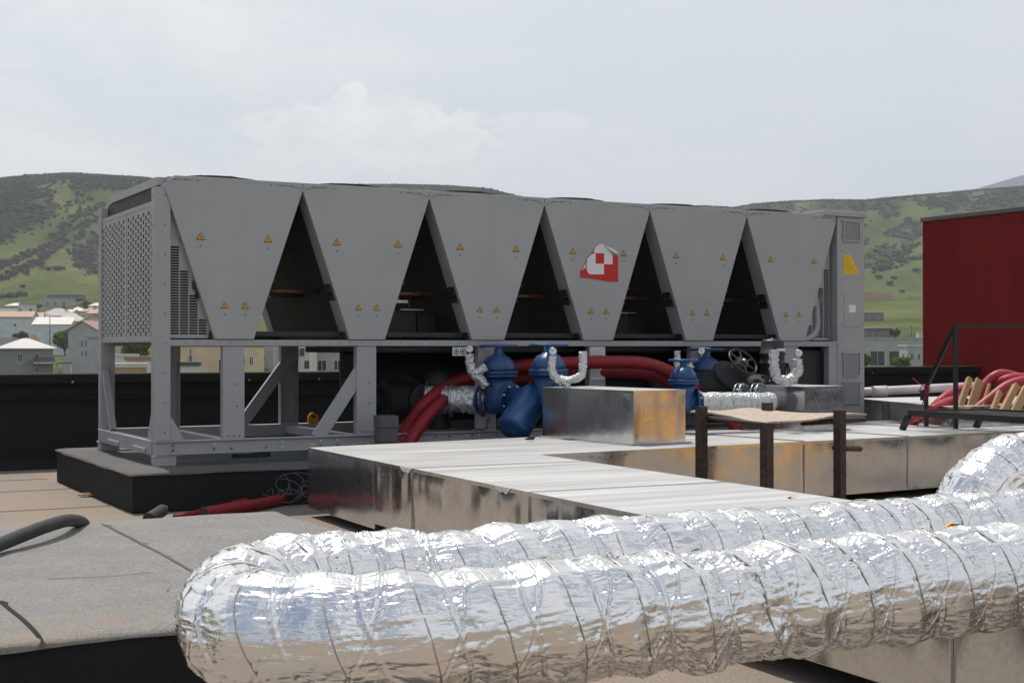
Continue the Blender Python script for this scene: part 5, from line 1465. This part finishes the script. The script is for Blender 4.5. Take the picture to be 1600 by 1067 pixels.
foil_duct('foil_duct_bend', 'short crinkled foil duct hose arching up at the right edge', f3, .192, .13, 4, 2.2)
# hidden support under the loop: stacked concrete blocks below the lower edge of the picture
for k, (x, y) in enumerate(((-.42, 3.36),)):
    b = MB(); b.box(x - .2, x + .2, y - .12, y + .12, 0, .19); b.box(x - .19, x + .19, y - .11, y + .11, .192, .38); b.box(x - .2, x + .2, y - .1, y + .1, .382, .545)
    tag(b.build('block_stack', 'concrete', bevel=.006), 'stack of concrete blocks carrying the loop of the foil hose', 'blocks')
# scraps of dry leaf and tape on the hoses
for px, py, Yd, lab in ((1489, 822, 4.07, 'dry yellow leaf lying on the front foil hose'), (1244, 779, 4.75, 'scrap of brown leaf lying on the rear foil hose')):
    p = P(px, py, Y=Yd); b = MB()
    vs = [p + Vector((random.uniform(-.035, .035), random.uniform(-.03, .03), random.uniform(-.004, .012))) for _ in range(9)]
    b.add(vs, [(0, 1, 2), (2, 3, 4), (4, 5, 6), (6, 7, 8), (1, 4, 7), (0, 5, 8)]); tag(b.build('dry_leaf', 'lug_yellow' if px == 1489 else 'roof_brown'), lab, 'leaf')


# ================================================================== VALVES AND PIPES
def gate_valve(label, loc, rz, s=1.0, wheel=.17, h_wheel=.53, bolts=True, strainer=False, dark=False):
    t = thing('gate_valve', label, 'valve', loc, rz, 'blue gate valves in front of the chiller')
    BL = 'blue_paint'
    b = MB()
    b.lathe([(.095 * s, -.17 * s), (.10 * s, -.1 * s), (.125 * s, -.03 * s), (.125 * s, .03 * s), (.10 * s, .1 * s), (.095 * s, .17 * s)], (0, 0, 0), (1, 0, 0), 28)
    b.lathe([(.11 * s, -.13 * s), (.135 * s, -.05 * s), (.135 * s, .10 * s), (.15 * s, .22 * s)], (0, 0, 0), (0, 0, 1), 28)
    b.build('valve_body', BL, t)
    for sg in (-1, 1):
        b = MB(); b.lathe([(.165 * s, 0), (.17 * s, .004), (.17 * s, .022 * s), (.165 * s, .026 * s)], (sg * .17 * s - (.013 * s), 0, 0), (1, 0, 0), 36)
        fl = b.build('pipe_flange', BL, t)
        for k in range(8):
            b = MB(); a = (k + .5) * math.pi / 4; y, z = .14 * s * math.cos(a), .14 * s * math.sin(a)
            b.lathe([(.015 * s, 0), (.015 * s, .012), (.008 * s, .012), (.008 * s, .024)], (sg * (.17 * s + .013 * s), y, z), (sg, 0, 0), 6)
            b.build('flange_bolt', 'steel', fl)
    # bonnet flange, ribbed dome, gland, stem
    b = MB()
    for z, r, hh in ((.222, .19, .022), (.250, .195, .03)):
        b.lathe([(r * s * .97, 0), (r * s, .004), (r * s, hh * s), (r * s * .97, hh * s + .003)], (0, 0, z * s), (0, 0, 1), 36)
    b.build('bonnet_flange', BL, t)
    b = MB(); b.lathe([(.172 * s, 0), (.168 * s, .03 * s), (.15 * s, .08 * s), (.115 * s, .125 * s), (.06 * s, .155 * s), (.045 * s, .17 * s), (.045 * s, .215 * s), (.03 * s, .22 * s)], (0, 0, .285 * s), (0, 0, 1), 32)
    b.beam((-.155 * s, 0, .30 * s), (-.055 * s, 0, .44 * s), .02 * s, .03 * s); b.beam((.155 * s, 0, .30 * s), (.055 * s, 0, .44 * s), .02 * s, .03 * s)
    b.build('bonnet', BL, t)
    b = MB(); b.cyl((0, 0, .49 * s), (0, 0, h_wheel + .012), .018 * s, 12); b.build('stem', 'steel', t)
    b = MB(); b.torus((0, 0, h_wheel), (0, 0, 1), wheel, .013, 40, 8)
    for k in range(4):
        a = k * math.pi / 2 + .4; b.beam((0, 0, h_wheel - .006), (wheel * math.cos(a), wheel * math.sin(a), h_wheel), .028, .012)
    b.lathe([(.04, -.012), (.04, .014)], (0, 0, h_wheel), (0, 0, 1), 16)
    b.build('handwheel', BL, t)
    return t


v1 = P(779, 625, Y=13.75); v2 = P(857, 622, Y=13.25)
dP = (v2 - v1); dP.z = 0; dP.normalize(); rzP = math.atan2(dP.y, dP.x)
rzP2 = R(-52)
gate_valve('blue gate valve left of the strainer with its handwheel under the chiller beam', v1, R(-42), 1.02, .178, .535)
gate_valve('blue gate valve partly hidden by the tall galvanised riser', v2, R(-42), .98, .178, .505)
v3 = P(1068, 628, Y=13.5); v4 = P(1104, 622, Y=15.0)
gate_valve('smaller blue gate valve at the end of the white wrapped pipe', v3, R(4), .78, .135, .405)
gate_valve('blue gate valve standing behind the smaller valve', v4, R(-42), 1.0, .172, .525)
# strainer between the first two valves
t = thing('strainer', 'blue angled strainer body between the first two valves', 'strainer', (v1 + v2) / 2)
c = (v1 + v2) / 2
b = MB(); pa_, pb_ = v1 + dP * .19 - c, v2 - dP * .17 - c
b.cyl(pa_, pb_, .115, 28); b.build('pipe_body', 'blue_paint', t)
b = MB(); leg0 = P(838, 612, Y=13.35) - c; leg1 = P(803, 668, Y=13.05) - c
b.lathe([(.11, 0), (.15, .08), (.165, (leg1 - leg0).length - .03), (.165, (leg1 - leg0).length), (.165, (leg1 - leg0).length+.001)], leg0, leg1 - leg0, 32); b.build('strainer_leg', 'blue_paint', t)
b = MB(); e_ = (leg1 - leg0).normalized(); b.lathe([(.165, 0), (.15, .03), (.09, .05), (0, .055)], leg1 + e_ * .002, e_, 32); b.build('end_cap', 'blue_paint', t)
b = MB(); b.cyl((0, .15, -.3), (0, .15, -.87 + .02), .03, 12); b.build('foot', 'dark_grey', t)
# insulated pipe behind the first valve
q0 = v1 - dP * .19; q1 = q0 + Vector((-.60, .06, 0))
t = thing('insulated_pipe', 'foil wrapped pipe stub entering the chiller left of the first blue valve', 'pipe', q0)
b = MB(); b.tube([(0, 0, 0), (q1 - q0) * .5, (q1 - q0)], .135, 36, step=.012, wob=.2, wscale=26); b.build('foil_jacket', 'foil_dull', t)
for k in (.04, .55, .95):
    b = MB(); dq = (q1 - q0).normalized(); b.lathe([(.178, 0), (.178, .025)], (q1 - q0) * k, dq, 32); b.build('flange', 'steel' if k > .5 else 'dark_grey', t)
b = MB(); b.tube([(q1 - q0), (q1 - q0) + Vector((-.08, .3, 0)), (q1 - q0) + Vector((-.1, .6, .05))], .16, 20); b.build('black_elbow', 'insulation', t)
b = MB(); b.tube([(.03, -.12, -.18), (.0, -.12, -.28), (-.12, -.12, -.30), (-.14, -.12, -.42)], .012, 8); b.build('drain_pipe', 'dark_grey', t)


# wrapped gauge pipes
def gauge(b, c, r=.034, ax=(-.1, -1, .15)):
    ax = Vector(ax).normalized(); b.lathe([(r, -.02), (r * 1.05, -.015), (r * 1.05, .015), (r * .95, .018)], c, ax, 20, 0); b.lathe([(r * .86, 0), (r * .86, .002)], Vector(c) + ax * .0185, ax, 20, 1)
    x = ax.cross(Vector((0, 0, 1))).normalized(); c2 = Vector(c) + ax * .0215; b.beam(c2 - x * .004, c2 + x * r * .5 + Vector((0, 0, r * .45)), .004, .002, ax, 2)


def wrapped(label, paths, Yd, rad, gauges, name='wrapped_gauge_pipe'):
    base = P(*paths[0][0], Y=Yd); t = thing(name, label, 'pipe', base, 0, 'foil wrapped gauge pipes on the valves')
    for path in paths:
        b = MB(); b.tube([P(x, y, Y=Yd) - base for x, y in path], rad, 28, step=.007, wob=.46, wscale=40); b.build('foil_wrapping', 'foil_wrap', t)
    for x, y in gauges:
        b = MB(); gauge(b, P(x, y, Y=Yd - .02) - base); b.cyl(P(x, y + 2, Y=Yd) - base, P(x, y + 9, Y=Yd) - base, .014, 10); b.build('pressure_gauge', ['steel', 'white_paper', 'ink'], t)
    return t


wrapped('crumpled foil wrapped gauge pipe leaning left of the first blue valve', [[(733, 553), (734, 570), (740, 583), (752, 594), (760, 604)], [(741, 584), (752, 578), (760, 573)]], 13.55, .042, [(734, 545.5)])
wrapped('foil wrapped U shaped gauge pipe rising from the tall riser', [[(864, 556), (862, 575), (867, 588), (880, 594), (897, 592), (909, 584), (911, 566), (910, 549)], [(886, 594), (886, 606)]], 12.75, .037, [(864, 549)])
wrapped('foil wrapped gauge pipe standing between the small valve and the red hose', [[(1058, 548), (1058, 562), (1057, 582)], [(1062, 573), (1074, 575), (1082, 570)]], 14.5, .035, [(1096, 549)])
wrapped('foil wrapped U shaped gauge pipe on the far riser with its gauge at right', [[(1209, 546), (1209, 570), (1213, 588), (1226, 594), (1240, 589), (1247, 578), (1247, 561)], [(1226, 594), (1227, 604)]], 13.7, .046, [(1248, 552)])
# white wrapped pipe from the small valve to the far riser
p0, p1 = P(1092, 629, Y=13.5), P(1206, 628, Y=13.9)
b = MB(); b.tube([p0, p0.lerp(p1, .3) + Vector((0, 0, .004)), p0.lerp(p1, .7), p1], .094, 36, step=.012, wob=.12, wscale=26)
for k in range(6):
    q = p0.lerp(p1, (k + .4) / 6); b.torus(q, p1 - p0, .094, .006, 28, 6)
tag(b.build('wrapped_pipe', 'foil_wrap'), 'white foil wrapped horizontal pipe above the wooden sheet', 'pipe')
# black insulated butterfly valve with handwheel
c = P(1150, 598, Y=14.6)
t = thing('butterfly_valve', 'black insulated valve with a tilted spoked handwheel', 'valve', c)
b = MB(); b.tube([(-.42, .1, -.12), (-.15, .0, -.05), (.05, -.02, -.08), (.3, -.1, -.12)], .2, 24); b.build('insulated_body', 'insulation', t)
ax = Vector((.42, -.55, .62)).normalized(); hw = P(1161, 565, Y=14.35) - c
b = MB(); b.lathe([(.21, 0), (.20, .03), (.11, .05), (.085, .12), (.07, .24)], hw - ax * .24, ax, 28); b.build('gear_housing', 'rubber', t)
b = MB(); b.torus(hw, ax, .165, .013, 40, 8)
x = ax.orthogonal().normalized(); y = ax.cross(x)
for k in range(6):
    a = k * math.pi / 3; b.beam(hw - ax * .01, hw + (x * math.cos(a) + y * math.sin(a)) * .163, .022, .012, ax)
b.lathe([(.035, -.03), (.035, .015)], hw, ax, 16); b.build('handwheel', 'black_metal', t)
b = MB(); b.lathe([(.018, 0), (.018, .012), (.01, .012), (.01, .022)], hw + ax * .016, ax, 6); b.build('wheel_nut', 'steel', t)
# electric actuator
c = P(1207, 600, Y=14.5)
t = thing('valve_actuator', 'black cylindrical electric valve actuator with a ribbed cap', 'actuator', c)
hA = 70 / FPX * 14.5
b = MB(); b.lathe([(.12, .10), (.125, .12), (.125, .20), (.135, .205), (.135, .225), (.125, .23), (.125, .30), (.135, .305), (.135, .325), (.122, .33), (.118, .44), (.10, .465), (.02, .47), (.02, .485), (0, .485)], (0, 0, 0), (0, 0, 1), 32, caps=False); b.build('housing', 'black_plastic', t)
b = MB(); b.box(-.13, .13, -.1, .1, -.12, .10); b.build('gearbox', 'black_plastic', t, bevel=.015)
b = MB(); b.torus((.155, 0, .08), (1, 0, 0), .13, .012, 32, 8); b.beam((.155, -.13, .08), (.155, .13, .08), .02, .01); b.beam((.155, 0, -.05), (.155, 0, .21), .02, .01); b.build('handwheel', 'black_plastic', t)
b = MB(); b.box(.02, .11, -.129, -.124, .345, .37); b.build('rating_label', 'white_paper', t)
b = MB(); b.box(-.09, .0, -.2, -.1, -.11, .0); b.build('bracket', 'blue_paint', t, bevel=.006)
b = MB()
for x in (-.1, -.05): b.lathe([(.008, 0), (.008, .01)], (x, -.101, .04), (0, -1, 0), 8)
b.build('screw', 'steel', t)
# flange pairs left of the far riser
for k, (px, lab, m) in enumerate(((1158, 'pair of shiny steel flange rings left of the actuator', 'steel'), (1184, 'second pair of steel flange rings with blue bolts nearest the far riser', 'steel'))):
    c = P(px, 618, Y=14.15); t = thing('flange_pair', lab, 'flange', c, R(-35), 'steel flange rings beside the far riser')
    b = MB(); b.lathe([(.13, 0), (.13, .016)], (-.035, 0, 0), (1, 0, 0), 36); b.lathe([(.13, 0), (.13, .016)], (.02, 0, 0), (1, 0, 0), 36); b.build('ring', 'steel', t)
    b = MB()
    for q in range(8):
        a = q * math.pi / 4 + .2; b.cyl((-.05, .112 * math.cos(a), .112 * math.sin(a)), (.05, .112 * math.cos(a), .112 * math.sin(a)), .008, 8)
    b.build('bolt', 'blue_paint' if k else 'steel', t)
    b = MB(); b.lathe([(.108, 0), (.108, .03)], (-.018, 0, 0), (1, 0, 0), 32); b.build('gasket', 'blue_paint' if k else 'insulation', t)


# ================================================================== HOSES AND SMALL THINGS
def hose(name, label, path, rad, mat, cat='hose', group=None, n=16, step=.03, open_end=False, wob=0.0):
    b = MB(); b.tube(path, rad, n, step=step, wob=wob)
    mats = [mat]
    if open_end:
        pts = resample(path, step); d = (pts[0] - pts[1]).normalized(); b.lathe([(rad * .8, 0), (rad * .8, .003)], pts[0] + d * .0008, d, 18, 1); b.torus(pts[0], d, rad * .92, rad * .1, 24, 6); mats = [mat, 'ink']
    o = b.build(name, mats, origin=tuple(Vector(path[0])))
    return tag(o, label, cat, group)


HG = 'red corrugated hoses under the chiller'
r1 = .055
hose('corrugated_hose', 'upper red corrugated hose curving up behind the blue valves', [P(622, 700, Y=13.3), P(640, 664, Y=13.7), P(668, 627, Y=13.75), P(705, 600, Y=14.05), P(750, 585, Y=14.25), P(805, 573, Y=14.3), P(870, 568, Y=14.3), P(940, 566, Y=14.3), P(1000, 567, Y=14.35), P(1035, 576, Y=14.4), P(1060, 590, Y=14.5), P(1090, 612, Y=14.5)], .068, 'red_hose', 'hose', HG)
hose('corrugated_hose', 'lower red corrugated hose beside the small grey steel boxes', [P(634, 702, Y=13.15), P(652, 672, Y=13.3), P(680, 637, Y=13.6), P(715, 610, Y=14.15), P(760, 598, Y=14.4), P(830, 588, Y=14.5), P(920, 582, Y=14.55), P(990, 582, Y=14.55), P(1032, 590, Y=14.6), P(1075, 612, Y=14.6)], .062, 'red_hose', 'hose', HG)
hose('corrugated_hose', 'short red hose end showing below the white wrapped pipe', [P(1095, 628, Y=14.3), P(1128, 648, Y=14.15), P(1150, 668, Y=14.1), P(1160, 690, Y=14.1)], .055, 'red_hose', 'hose', HG)
gz_ = lambda px, py, z: P(px, py, z=z)
hose('corrugated_hose', 'red hose with a cut open end lying before the black plinth', [gz_(318, 801, .055), gz_(360, 795, .055), gz_(410, 786, .055), gz_(450, 777, .055), gz_(482, 768, .055), gz_(520, 756, .055), gz_(560, 748, .055)], .05, 'red_hose', 'hose', 'red hoses lying on the roof', open_end=True)
hose('corrugated_hose', 'thin tapering red hose behind the cut one at the plinth foot', [gz_(272, 807, .02), gz_(310, 800, .03), gz_(370, 787, .05), gz_(430, 771, .05), gz_(482, 757, .05), gz_(520, 745, .05)], lambda u: .018 + .032 * min(1, u * 2.0), 'red_hose', 'hose', 'red hoses lying on the roof')
hose('black_hose', 'thick black rubber hose arching over the near plinth at left', [P(-60, 872, z=.40), P(0, 850, z=.40), P(40, 834, z=.42), P(75, 821, z=.435), P(105, 813, z=.425), P(126, 815, z=.37), P(134, 823, z=.31)], .036, 'rubber', 'hose')
t = thing('pipe_insulation', 'short rolled offcut of grey pipe insulation by the plinth corner', 'insulation', gz_(240, 806, .05))
o_ = gz_(240, 806, .05)
b = MB(); pA, pB = P(232, 811, z=.05) - o_, P(254, 797, z=.09) - o_
b.tube([pA, pB], .05, 18); b.build('outer_sleeve', 'rubber', t)
b = MB(); d = (pB - pA).normalized()
for a, r in ((0, .02), (2.1, .018), (4.2, .02)):
    x = d.orthogonal().normalized(); y = d.cross(x); b.lathe([(r, 0), (r * .9, .02), (0, .022)], pB + (x * math.cos(a) + y * math.sin(a)) * .026, d, 10, caps=False)
b.build('cable_core', 'concrete', t)
# tangled wire beside the red hose
b = MB(); c = P(440, 768, z=.12)
for k in range(26):
    ang = random.uniform(0, 6.28); pp = []; q = c + Vector((random.uniform(-.3, .28), random.uniform(-.1, .1), random.uniform(-.08, .04)))
    rr = random.uniform(.05, .15); tilt = random.uniform(-.8, .8)
    for a in np.linspace(0, random.uniform(3, 7), 9): pp.append(q + Vector((rr * 1.5 * math.cos(a + ang), rr * math.sin(a + ang) * .4, max(-.10, rr * math.sin(a + ang) * math.cos(tilt) + .01 * a))))
    b.tube(pp, .0038, 5, step=.03)
tag(b.build('wire_tangle', 'wire'), 'tangle of thin grey wire between the black plinth and the duct', 'wire')
# debris
for px, py, z, sx, sy, lab, m in ((135, 774, .012, .10, .05, 'small broken piece of board on the brown roof by the plinth', 'wood'), (827, 687, DT + .02, .05, .03, 'dark crumbs of dirt on the duct before the strainer', 'rubber'), (262, 923, .36, .008, .004, 'tiny dark chip lying on the near plinth', 'rubber'),
                                 (488, 697, DT + .012, .03, .02, 'small brown chip on the left corner of the cross duct', 'roof_brown')):
    p = P(px, py, z=z); b = MB()
    pts = [p + Vector((sx * math.cos(a) * random.uniform(.6, 1), sy * math.sin(a) * random.uniform(.6, 1), 0)) for a in np.linspace(0, 6.0, 8)]
    b.extrude(pts, (0, 0, min(.014, sx * .4))); b.extrude([q + Vector((sx * .3, sy * .2, .012)) for q in pts[:5]], (.01, 0, min(.012, sx * .3))); tag(b.build('debris', m), lab, 'debris')
# bottles of something dark under the chiller at the foot
b = MB(); b.tube([P(365, 717, Y=13.2), P(392, 714, Y=13.3), P(420, 711, Y=13.4)], .045, 12, wob=.3); tag(b.build('rag', 'insulation'), 'dark crumpled rag lying under the chiller frame', 'rag')
b = MB(); b.tube([P(405, 716, Y=13.25), P(420, 709, Y=13.6)], .02, 10); tag(b.build('pipe_offcut', 'dark_grey'), 'short grey pipe offcut lying under the chiller frame', 'pipe')

# ---- the makeshift table: weathered board on rusty steel posts
bl, bf, br, bb = P(1078, 643, z=.875), P(1193, 659.5, z=.85), P(1355, 647, z=.865), P(1196, 639, z=.87)
t = thing('makeshift_table', 'weathered wooden sheet resting on four rusty steel posts between the ducts', 'table', ((bl.x + br.x) / 2, (bl.y + br.y) / 2, 0))
o = t.location
NB = 24; gv = []
for i in range(NB + 1):
    for j in range(NB + 1):
        u_, v_ = i / NB, j / NB
        p = (bl * (1 - u_) * (1 - v_) + bf * u_ * (1 - v_) + br * u_ * v_ + bb * (1 - u_) * v_)
        e = 0.010 * math.sin(u_ * 5 + v_ * 3) + .008 * math.sin(v_ * 9 + 1)
        jj = .012 * (random.random() - .5) if i in (0, NB) or j in (0, NB) else 0
        gv.append((p.x - o.x + jj, p.y - o.y + jj, p.z + e))
top = [Vector(p) for p in gv]; b = MB()
bot = [p - Vector((0, 0, .014)) for p in top]
N1 = NB + 1; fs = []
for i in range(NB):
    for j in range(NB):
        q = i * N1 + j; fs.append((q, q + N1, q + N1 + 1, q + 1)); m2 = len(top); fs.append((m2 + q, m2 + q + 1, m2 + q + N1 + 1, m2 + q + N1))
for k in range(NB):
    m2 = len(top)
    for a, e in ((k, k + 1), (NB * N1 + k + 1, NB * N1 + k), ((k + 1) * N1, k * N1), (k * N1 + NB, (k + 1) * N1 + NB)): fs.append((a, e, m2 + e, m2 + a))
b.add(top + bot, fs); b.build('board', 'osb', t)
for px, py, Yd in ((1096, 635, 10.85), (1198, 661, 9.75), (1312, 641, 10.55), (1199, 629, 11.55)):
    p = P(px, py, Y=Yd); b = MB(); s_ = .034
    mt = Matrix.Translation((p.x - o.x, p.y - o.y, 0)) @ Matrix.Rotation(YAW + R(10), 4, 'Z')
    b.box(-s_, s_, -s_, -s_ + .007, 0, p.z, mt=mt); b.box(-s_, -s_ + .007, -s_ + .007, s_, 0, p.z, mt=mt); b.box(s_ - .007, s_, -s_ + .007, s_ * .2, 0, p.z, mt=mt); b.build('leg', 'rusty_steel', t)
for a, e, r in ((P(1253, 661, Y=11.2), P(1352, 655, Y=11.4), .022), (P(1304, 700, Y=10.6), P(1344, 701, Y=10.9), .022), (P(1103, 652, Y=10.9), P(1192, 663, Y=9.85), .016)):
    b = MB(); b.cyl(a - o, e - o, r, 12); b.build('cross_bar', 'rusty_steel', t)

# ---- black walkway with handrail stepping over the duct
w0 = P(1420, 645, Y=13.9); zw_ = w0.z
t = thing('walkway', 'black steel walkway with slatted deck and handrail stepping over the duct', 'walkway', (w0.x, w0.y, 0))
o = t.location
dW = (P(1600, 656.5, z=zw_) - w0); dW.z = 0; dW.normalize(); nW = Vector((-dW.y, dW.x, 0))
if nW.x < 0: nW = -nW
LW, WW = 2.3, .95
b = MB(); z = zw_
for a, e in ((Vector((0, 0, z)), dW * LW + Vector((0, 0, z))), (nW * WW + Vector((0, 0, z)), nW * WW + dW * LW + Vector((0, 0, z)))): b.beam(a, e, .03, .06)
for s in (0.0, LW): b.beam(dW * s + Vector((0, 0, z)), dW * s + nW * WW + Vector((0, 0, z)), .03, .055)
b.build('deck_frame', 'black_metal', t)
b = MB()
for k in range(15): b.beam(nW * (.05 + k * .06) + dW * .02 + Vector((0, 0, z + .012)), nW * (.05 + k * .06) + dW * (LW - .02) + Vector((0, 0, z + .012)), .03, .006)
b.build('slat', 'black_metal', t)
for s, sg in ((0, -1), (LW, 1)):
    for q in (0, WW):
        b = MB(); b.beam(dW * s + nW * q + Vector((0, 0, z - .03)), dW * (s + sg * .10) + nW * q + Vector((0, 0, .573 if True else 0)), .05, .05, nW); b.beam(dW * (s + sg * .10) + nW * q + Vector((0, 0, .573)), dW * (s + sg * .12) + nW * q + Vector((0, 0, .571)), .05, .01, nW); b.build('leg', 'black_metal', t)
hp = P(1493, 509, Y=14.25) - Vector((o.x, o.y, 0)); hb = Vector((hp.x, hp.y, .0))
lp = P(1447, 606, Y=14.6) - Vector((o.x, o.y, 0))
b = MB(); b.beam(Vector((hp.x, hp.y, 0)), hp, .04, .04, (0, 1, 0)); b.build('rail_post', 'black_metal', t)
b = MB(); b.beam(Vector((lp.x, lp.y, .0)), lp, .04, .04, (0, 1, 0)); b.build('rail_post', 'black_metal', t)
b = MB(); b.beam(hp, lp, .035, .035); b.build('sloping_rail', 'black_metal', t)
b = MB(); he = hp + Vector((2.2, .1, 0)); b.beam(hp + Vector((-.02, 0, 0)), he, .035, .035); b.build('top_rail', 'black_metal', t)
b = MB(); b.beam(Vector((he.x, he.y, 0)), he, .04, .04, (0, 1, 0)); b.build('rail_post', 'black_metal', t)
p = lp + o
b = MB(); pc = Vector((p.x, p.y, p.z))
b.tube([pc + Vector((-.14, 0, .10)), pc + Vector((-.05, -.02, .03)), pc + Vector((.03, -.03, .0)), pc + Vector((.0, -.035, -.06)), pc + Vector((-.06, -.03, -.2)), pc + Vector((-.10, -.03, -.42))], .006, 6, step=.02)
for k in range(3): b.torus(pc + Vector((0, 0, -.02 - k * .02)), (0, .2, 1), .032, .006, 16, 5)
b.tube([pc + Vector((.02, -.03, .0)), pc + Vector((-.04, -.03, .03)), pc + Vector((-.09, -.03, -.04))], .006, 6, step=.02)
b.box(pc.x - .07, pc.x - .035, pc.y - .04, pc.y - .02, pc.z - .13, pc.z - .02, 1)
tag(b.build('tied_cord', ['cable_red', 'black_plastic']), 'red cord knotted round the lower rail post', 'cord')

# ---- white drain pipe on the rear duct
p0, p1 = P(1325, 613.5, Y=17.2), P(1530, 603, Y=17.9)
t = thing('drain_pipe', 'white plastic drain pipe lying on the rear duct by the parapet', 'pipe', (p0.x, p0.y, .785)); o = t.location
b = MB(); b.cyl(p0 - o, p1 - o, .055, 20); b.build('pipe_run', 'white_pvc', t)
b = MB(); q = P(1374, 611.0, Y=17.3) - o; dd = (p1 - p0).normalized(); b.lathe([(.066, -.1), (.066, .1)], q, dd, 20); b.build('socket', 'white_pvc', t)

# ---- timber pallets leaning, red hose coil
def pallet(label, px, pyb, pyt, Yd, lean, rz):
    c = P(px, pyb, Y=Yd); h = (pyb - pyt) / FPX * Yd
    t = thing('wooden_pallet', label, 'pallet', (c.x, c.y, max(0, c.z)), rz, 'broken timber pallets by the red hose coil')
    dirv = Vector((lean, .05, 1)).normalized()
    for k, x in enumerate((-.16, .12)):
        b = MB(); b.beam((x, 0, 0), Vector((x, 0, 0)) + dirv * h * (1 if k == 0 else .86), .055, .10, (1, 0, 0)); b.build('bearer', 'wood', t, bevel=.003)
    for k, f in enumerate((.22, .55, .84)):
        b = MB(); q = dirv * h * f; b.beam(q + Vector((-.26, -.045, 0)), q + Vector((.24, -.045, 0)), .11, .022, (0, 1, .1)); b.build('board', 'wood', t, bevel=.002)


def plank(label, a, e, wd, th, Yd, Yd2=None):
    b = MB(); p, q = P(*a, Y=Yd), P(*e, Y=Yd2 or Yd); b.beam(p, q, wd, th, (.3, -1, .2)); return tag(b.build('timber_plank', 'wood', bevel=.003), label, 'plank', 'loose timbers leaning by the red hose coil')


plank('light timber leaning left beside the black handrail post', (1494, 652), (1515, 591), .06, .05, 14.6, 14.9)
plank('broad timber board leaning behind the first light timber', (1511, 656), (1531, 594), .10, .03, 14.75, 15.1)
plank('thin timber lath standing between the loops of red hose', (1534, 640), (1546, 600), .03, .03, 14.8, 15.0)
plank('narrow timber leaning under the middle of the hose coil', (1548, 650), (1562, 612), .05, .04, 14.4, 14.7)
plank('timber at the right edge leaning under the red hose', (1562, 652), (1588, 602), .065, .06, 14.2, 14.5)
plank('darker timber board at the far right edge', (1578, 658), (1604, 606), .085, .04, 14.3, 14.7)
HC = 'sunlit red hoses coiled by the red wall'
YC = 15.2
def hc(label, pts, rad=.052): hose('red_hose', label, [P(x, y, Y=YC + dy) for x, y, dy in pts], rad, 'red_hose_sunlit', 'hose', HC, 18)
hc('topmost sunlit red hose loop arching over the timbers', [(1508, 668, -.2), (1522, 632, -.1), (1540, 600, 0), (1560, 585, 0), (1582, 587, .1), (1612, 598, .2), (1640, 610, .3)])
hc('second sunlit red hose loop joined by a dark collar', [(1536, 660, -.1), (1546, 622, 0), (1556, 602, 0), (1575, 592, -.1), (1600, 590, 0), (1640, 596, .1)])
hc('front sunlit red hose loop sweeping to the right edge', [(1500, 664, -.4), (1518, 646, -.35), (1545, 624, -.3), (1575, 602, -.25), (1605, 594, -.2), (1640, 596, -.1)])
hc('low sunlit red hose running left over the duct behind the walkway', [(1375, 690, .2), (1405, 669, .0), (1430, 656, -.3), (1455, 641, -.6), (1480, 629, -.4), (1502, 626, -.2), (1525, 640, 0)])
hc('second low sunlit red hose beside the lower rail post', [(1400, 684, .3), (1428, 660, .1), (1455, 640, -.2), (1478, 620, -.2), (1500, 609, .1), (1530, 615, .2)])
hc('dark red hose behind the right timbers', [(1530, 660, .1), (1560, 628, .2), (1585, 612, .2), (1620, 618, .2)])
b = MB(); q = P(1553, 606, Y=YC); b.lathe([(.067, -.02), (.067, .02)], q, P(1560, 598, Y=YC) - q, 18); tag(b.build('hose_collar', 'ink'), 'dark collar joining two ends of the red hose loop', 'collar')

# ---- unseen orange tarpaulin, added and sloped to mirror a golden glint into the duct sides
t = thing('reflector_tarp', 'unseen orange tarpaulin added beyond the right edge for the golden duct reflection', 'tarpaulin', (9.0, 9.8, 0), R(10))
NX, NY = 26, 30; X, Y_g = np.meshgrid(np.linspace(-.95, .95, NX), np.linspace(-.9, .9, NY), indexing='ij')
Zt = np.clip(1.25 * (1 - np.abs(X) / .95) ** .8, 0, .95) * np.clip((.9 - np.abs(Y_g)) / .25, 0, 1) + .02 + (fbm(np.stack([X.ravel() * 4, Y_g.ravel() * 4, X.ravel() * 0], 1), 3).reshape(X.shape) - .5) * .10
Zt = np.maximum(Zt, .01); I, J = np.meshgrid(np.arange(NX - 1), np.arange(NY - 1), indexing='ij'); q = (I * NY + J).ravel()
np_mesh('reflector_sheet', np.stack([X.ravel(), Y_g.ravel(), Zt.ravel()], 1), np.stack([q, q + NY, q + NY + 1, q + 1], 1), 'reflector_orange', t)
b = MB(); b.box(-.35, .35, -.5, .5, .002, .4); b.build('boards', 'wood', t)

# ================================================================== AIR
hz = MB(); hz.box(-7000, 7000, -5200, 10800, -140, 620)
ho = hz.build('haze', 'grass', origin=(0, 0, 0))
ho.data.materials.clear()
hm = bpy.data.materials.new('haze'); hm.use_nodes = True; hm.node_tree.nodes.clear()
h_ = NT(hm.node_tree)
pv = h_.n('ShaderNodeVolumePrincipled', {'Color': rgba((0.86, 0.92, 1.0)), 'Density': 0.00018, 'Anisotropy': 0.1})
h_.n('ShaderNodeOutputMaterial', {'Volume': pv.outputs[0]})
ho.data.materials.append(hm)
tag(ho, 'thin pale summer haze over the whole valley', None, kind='stuff')
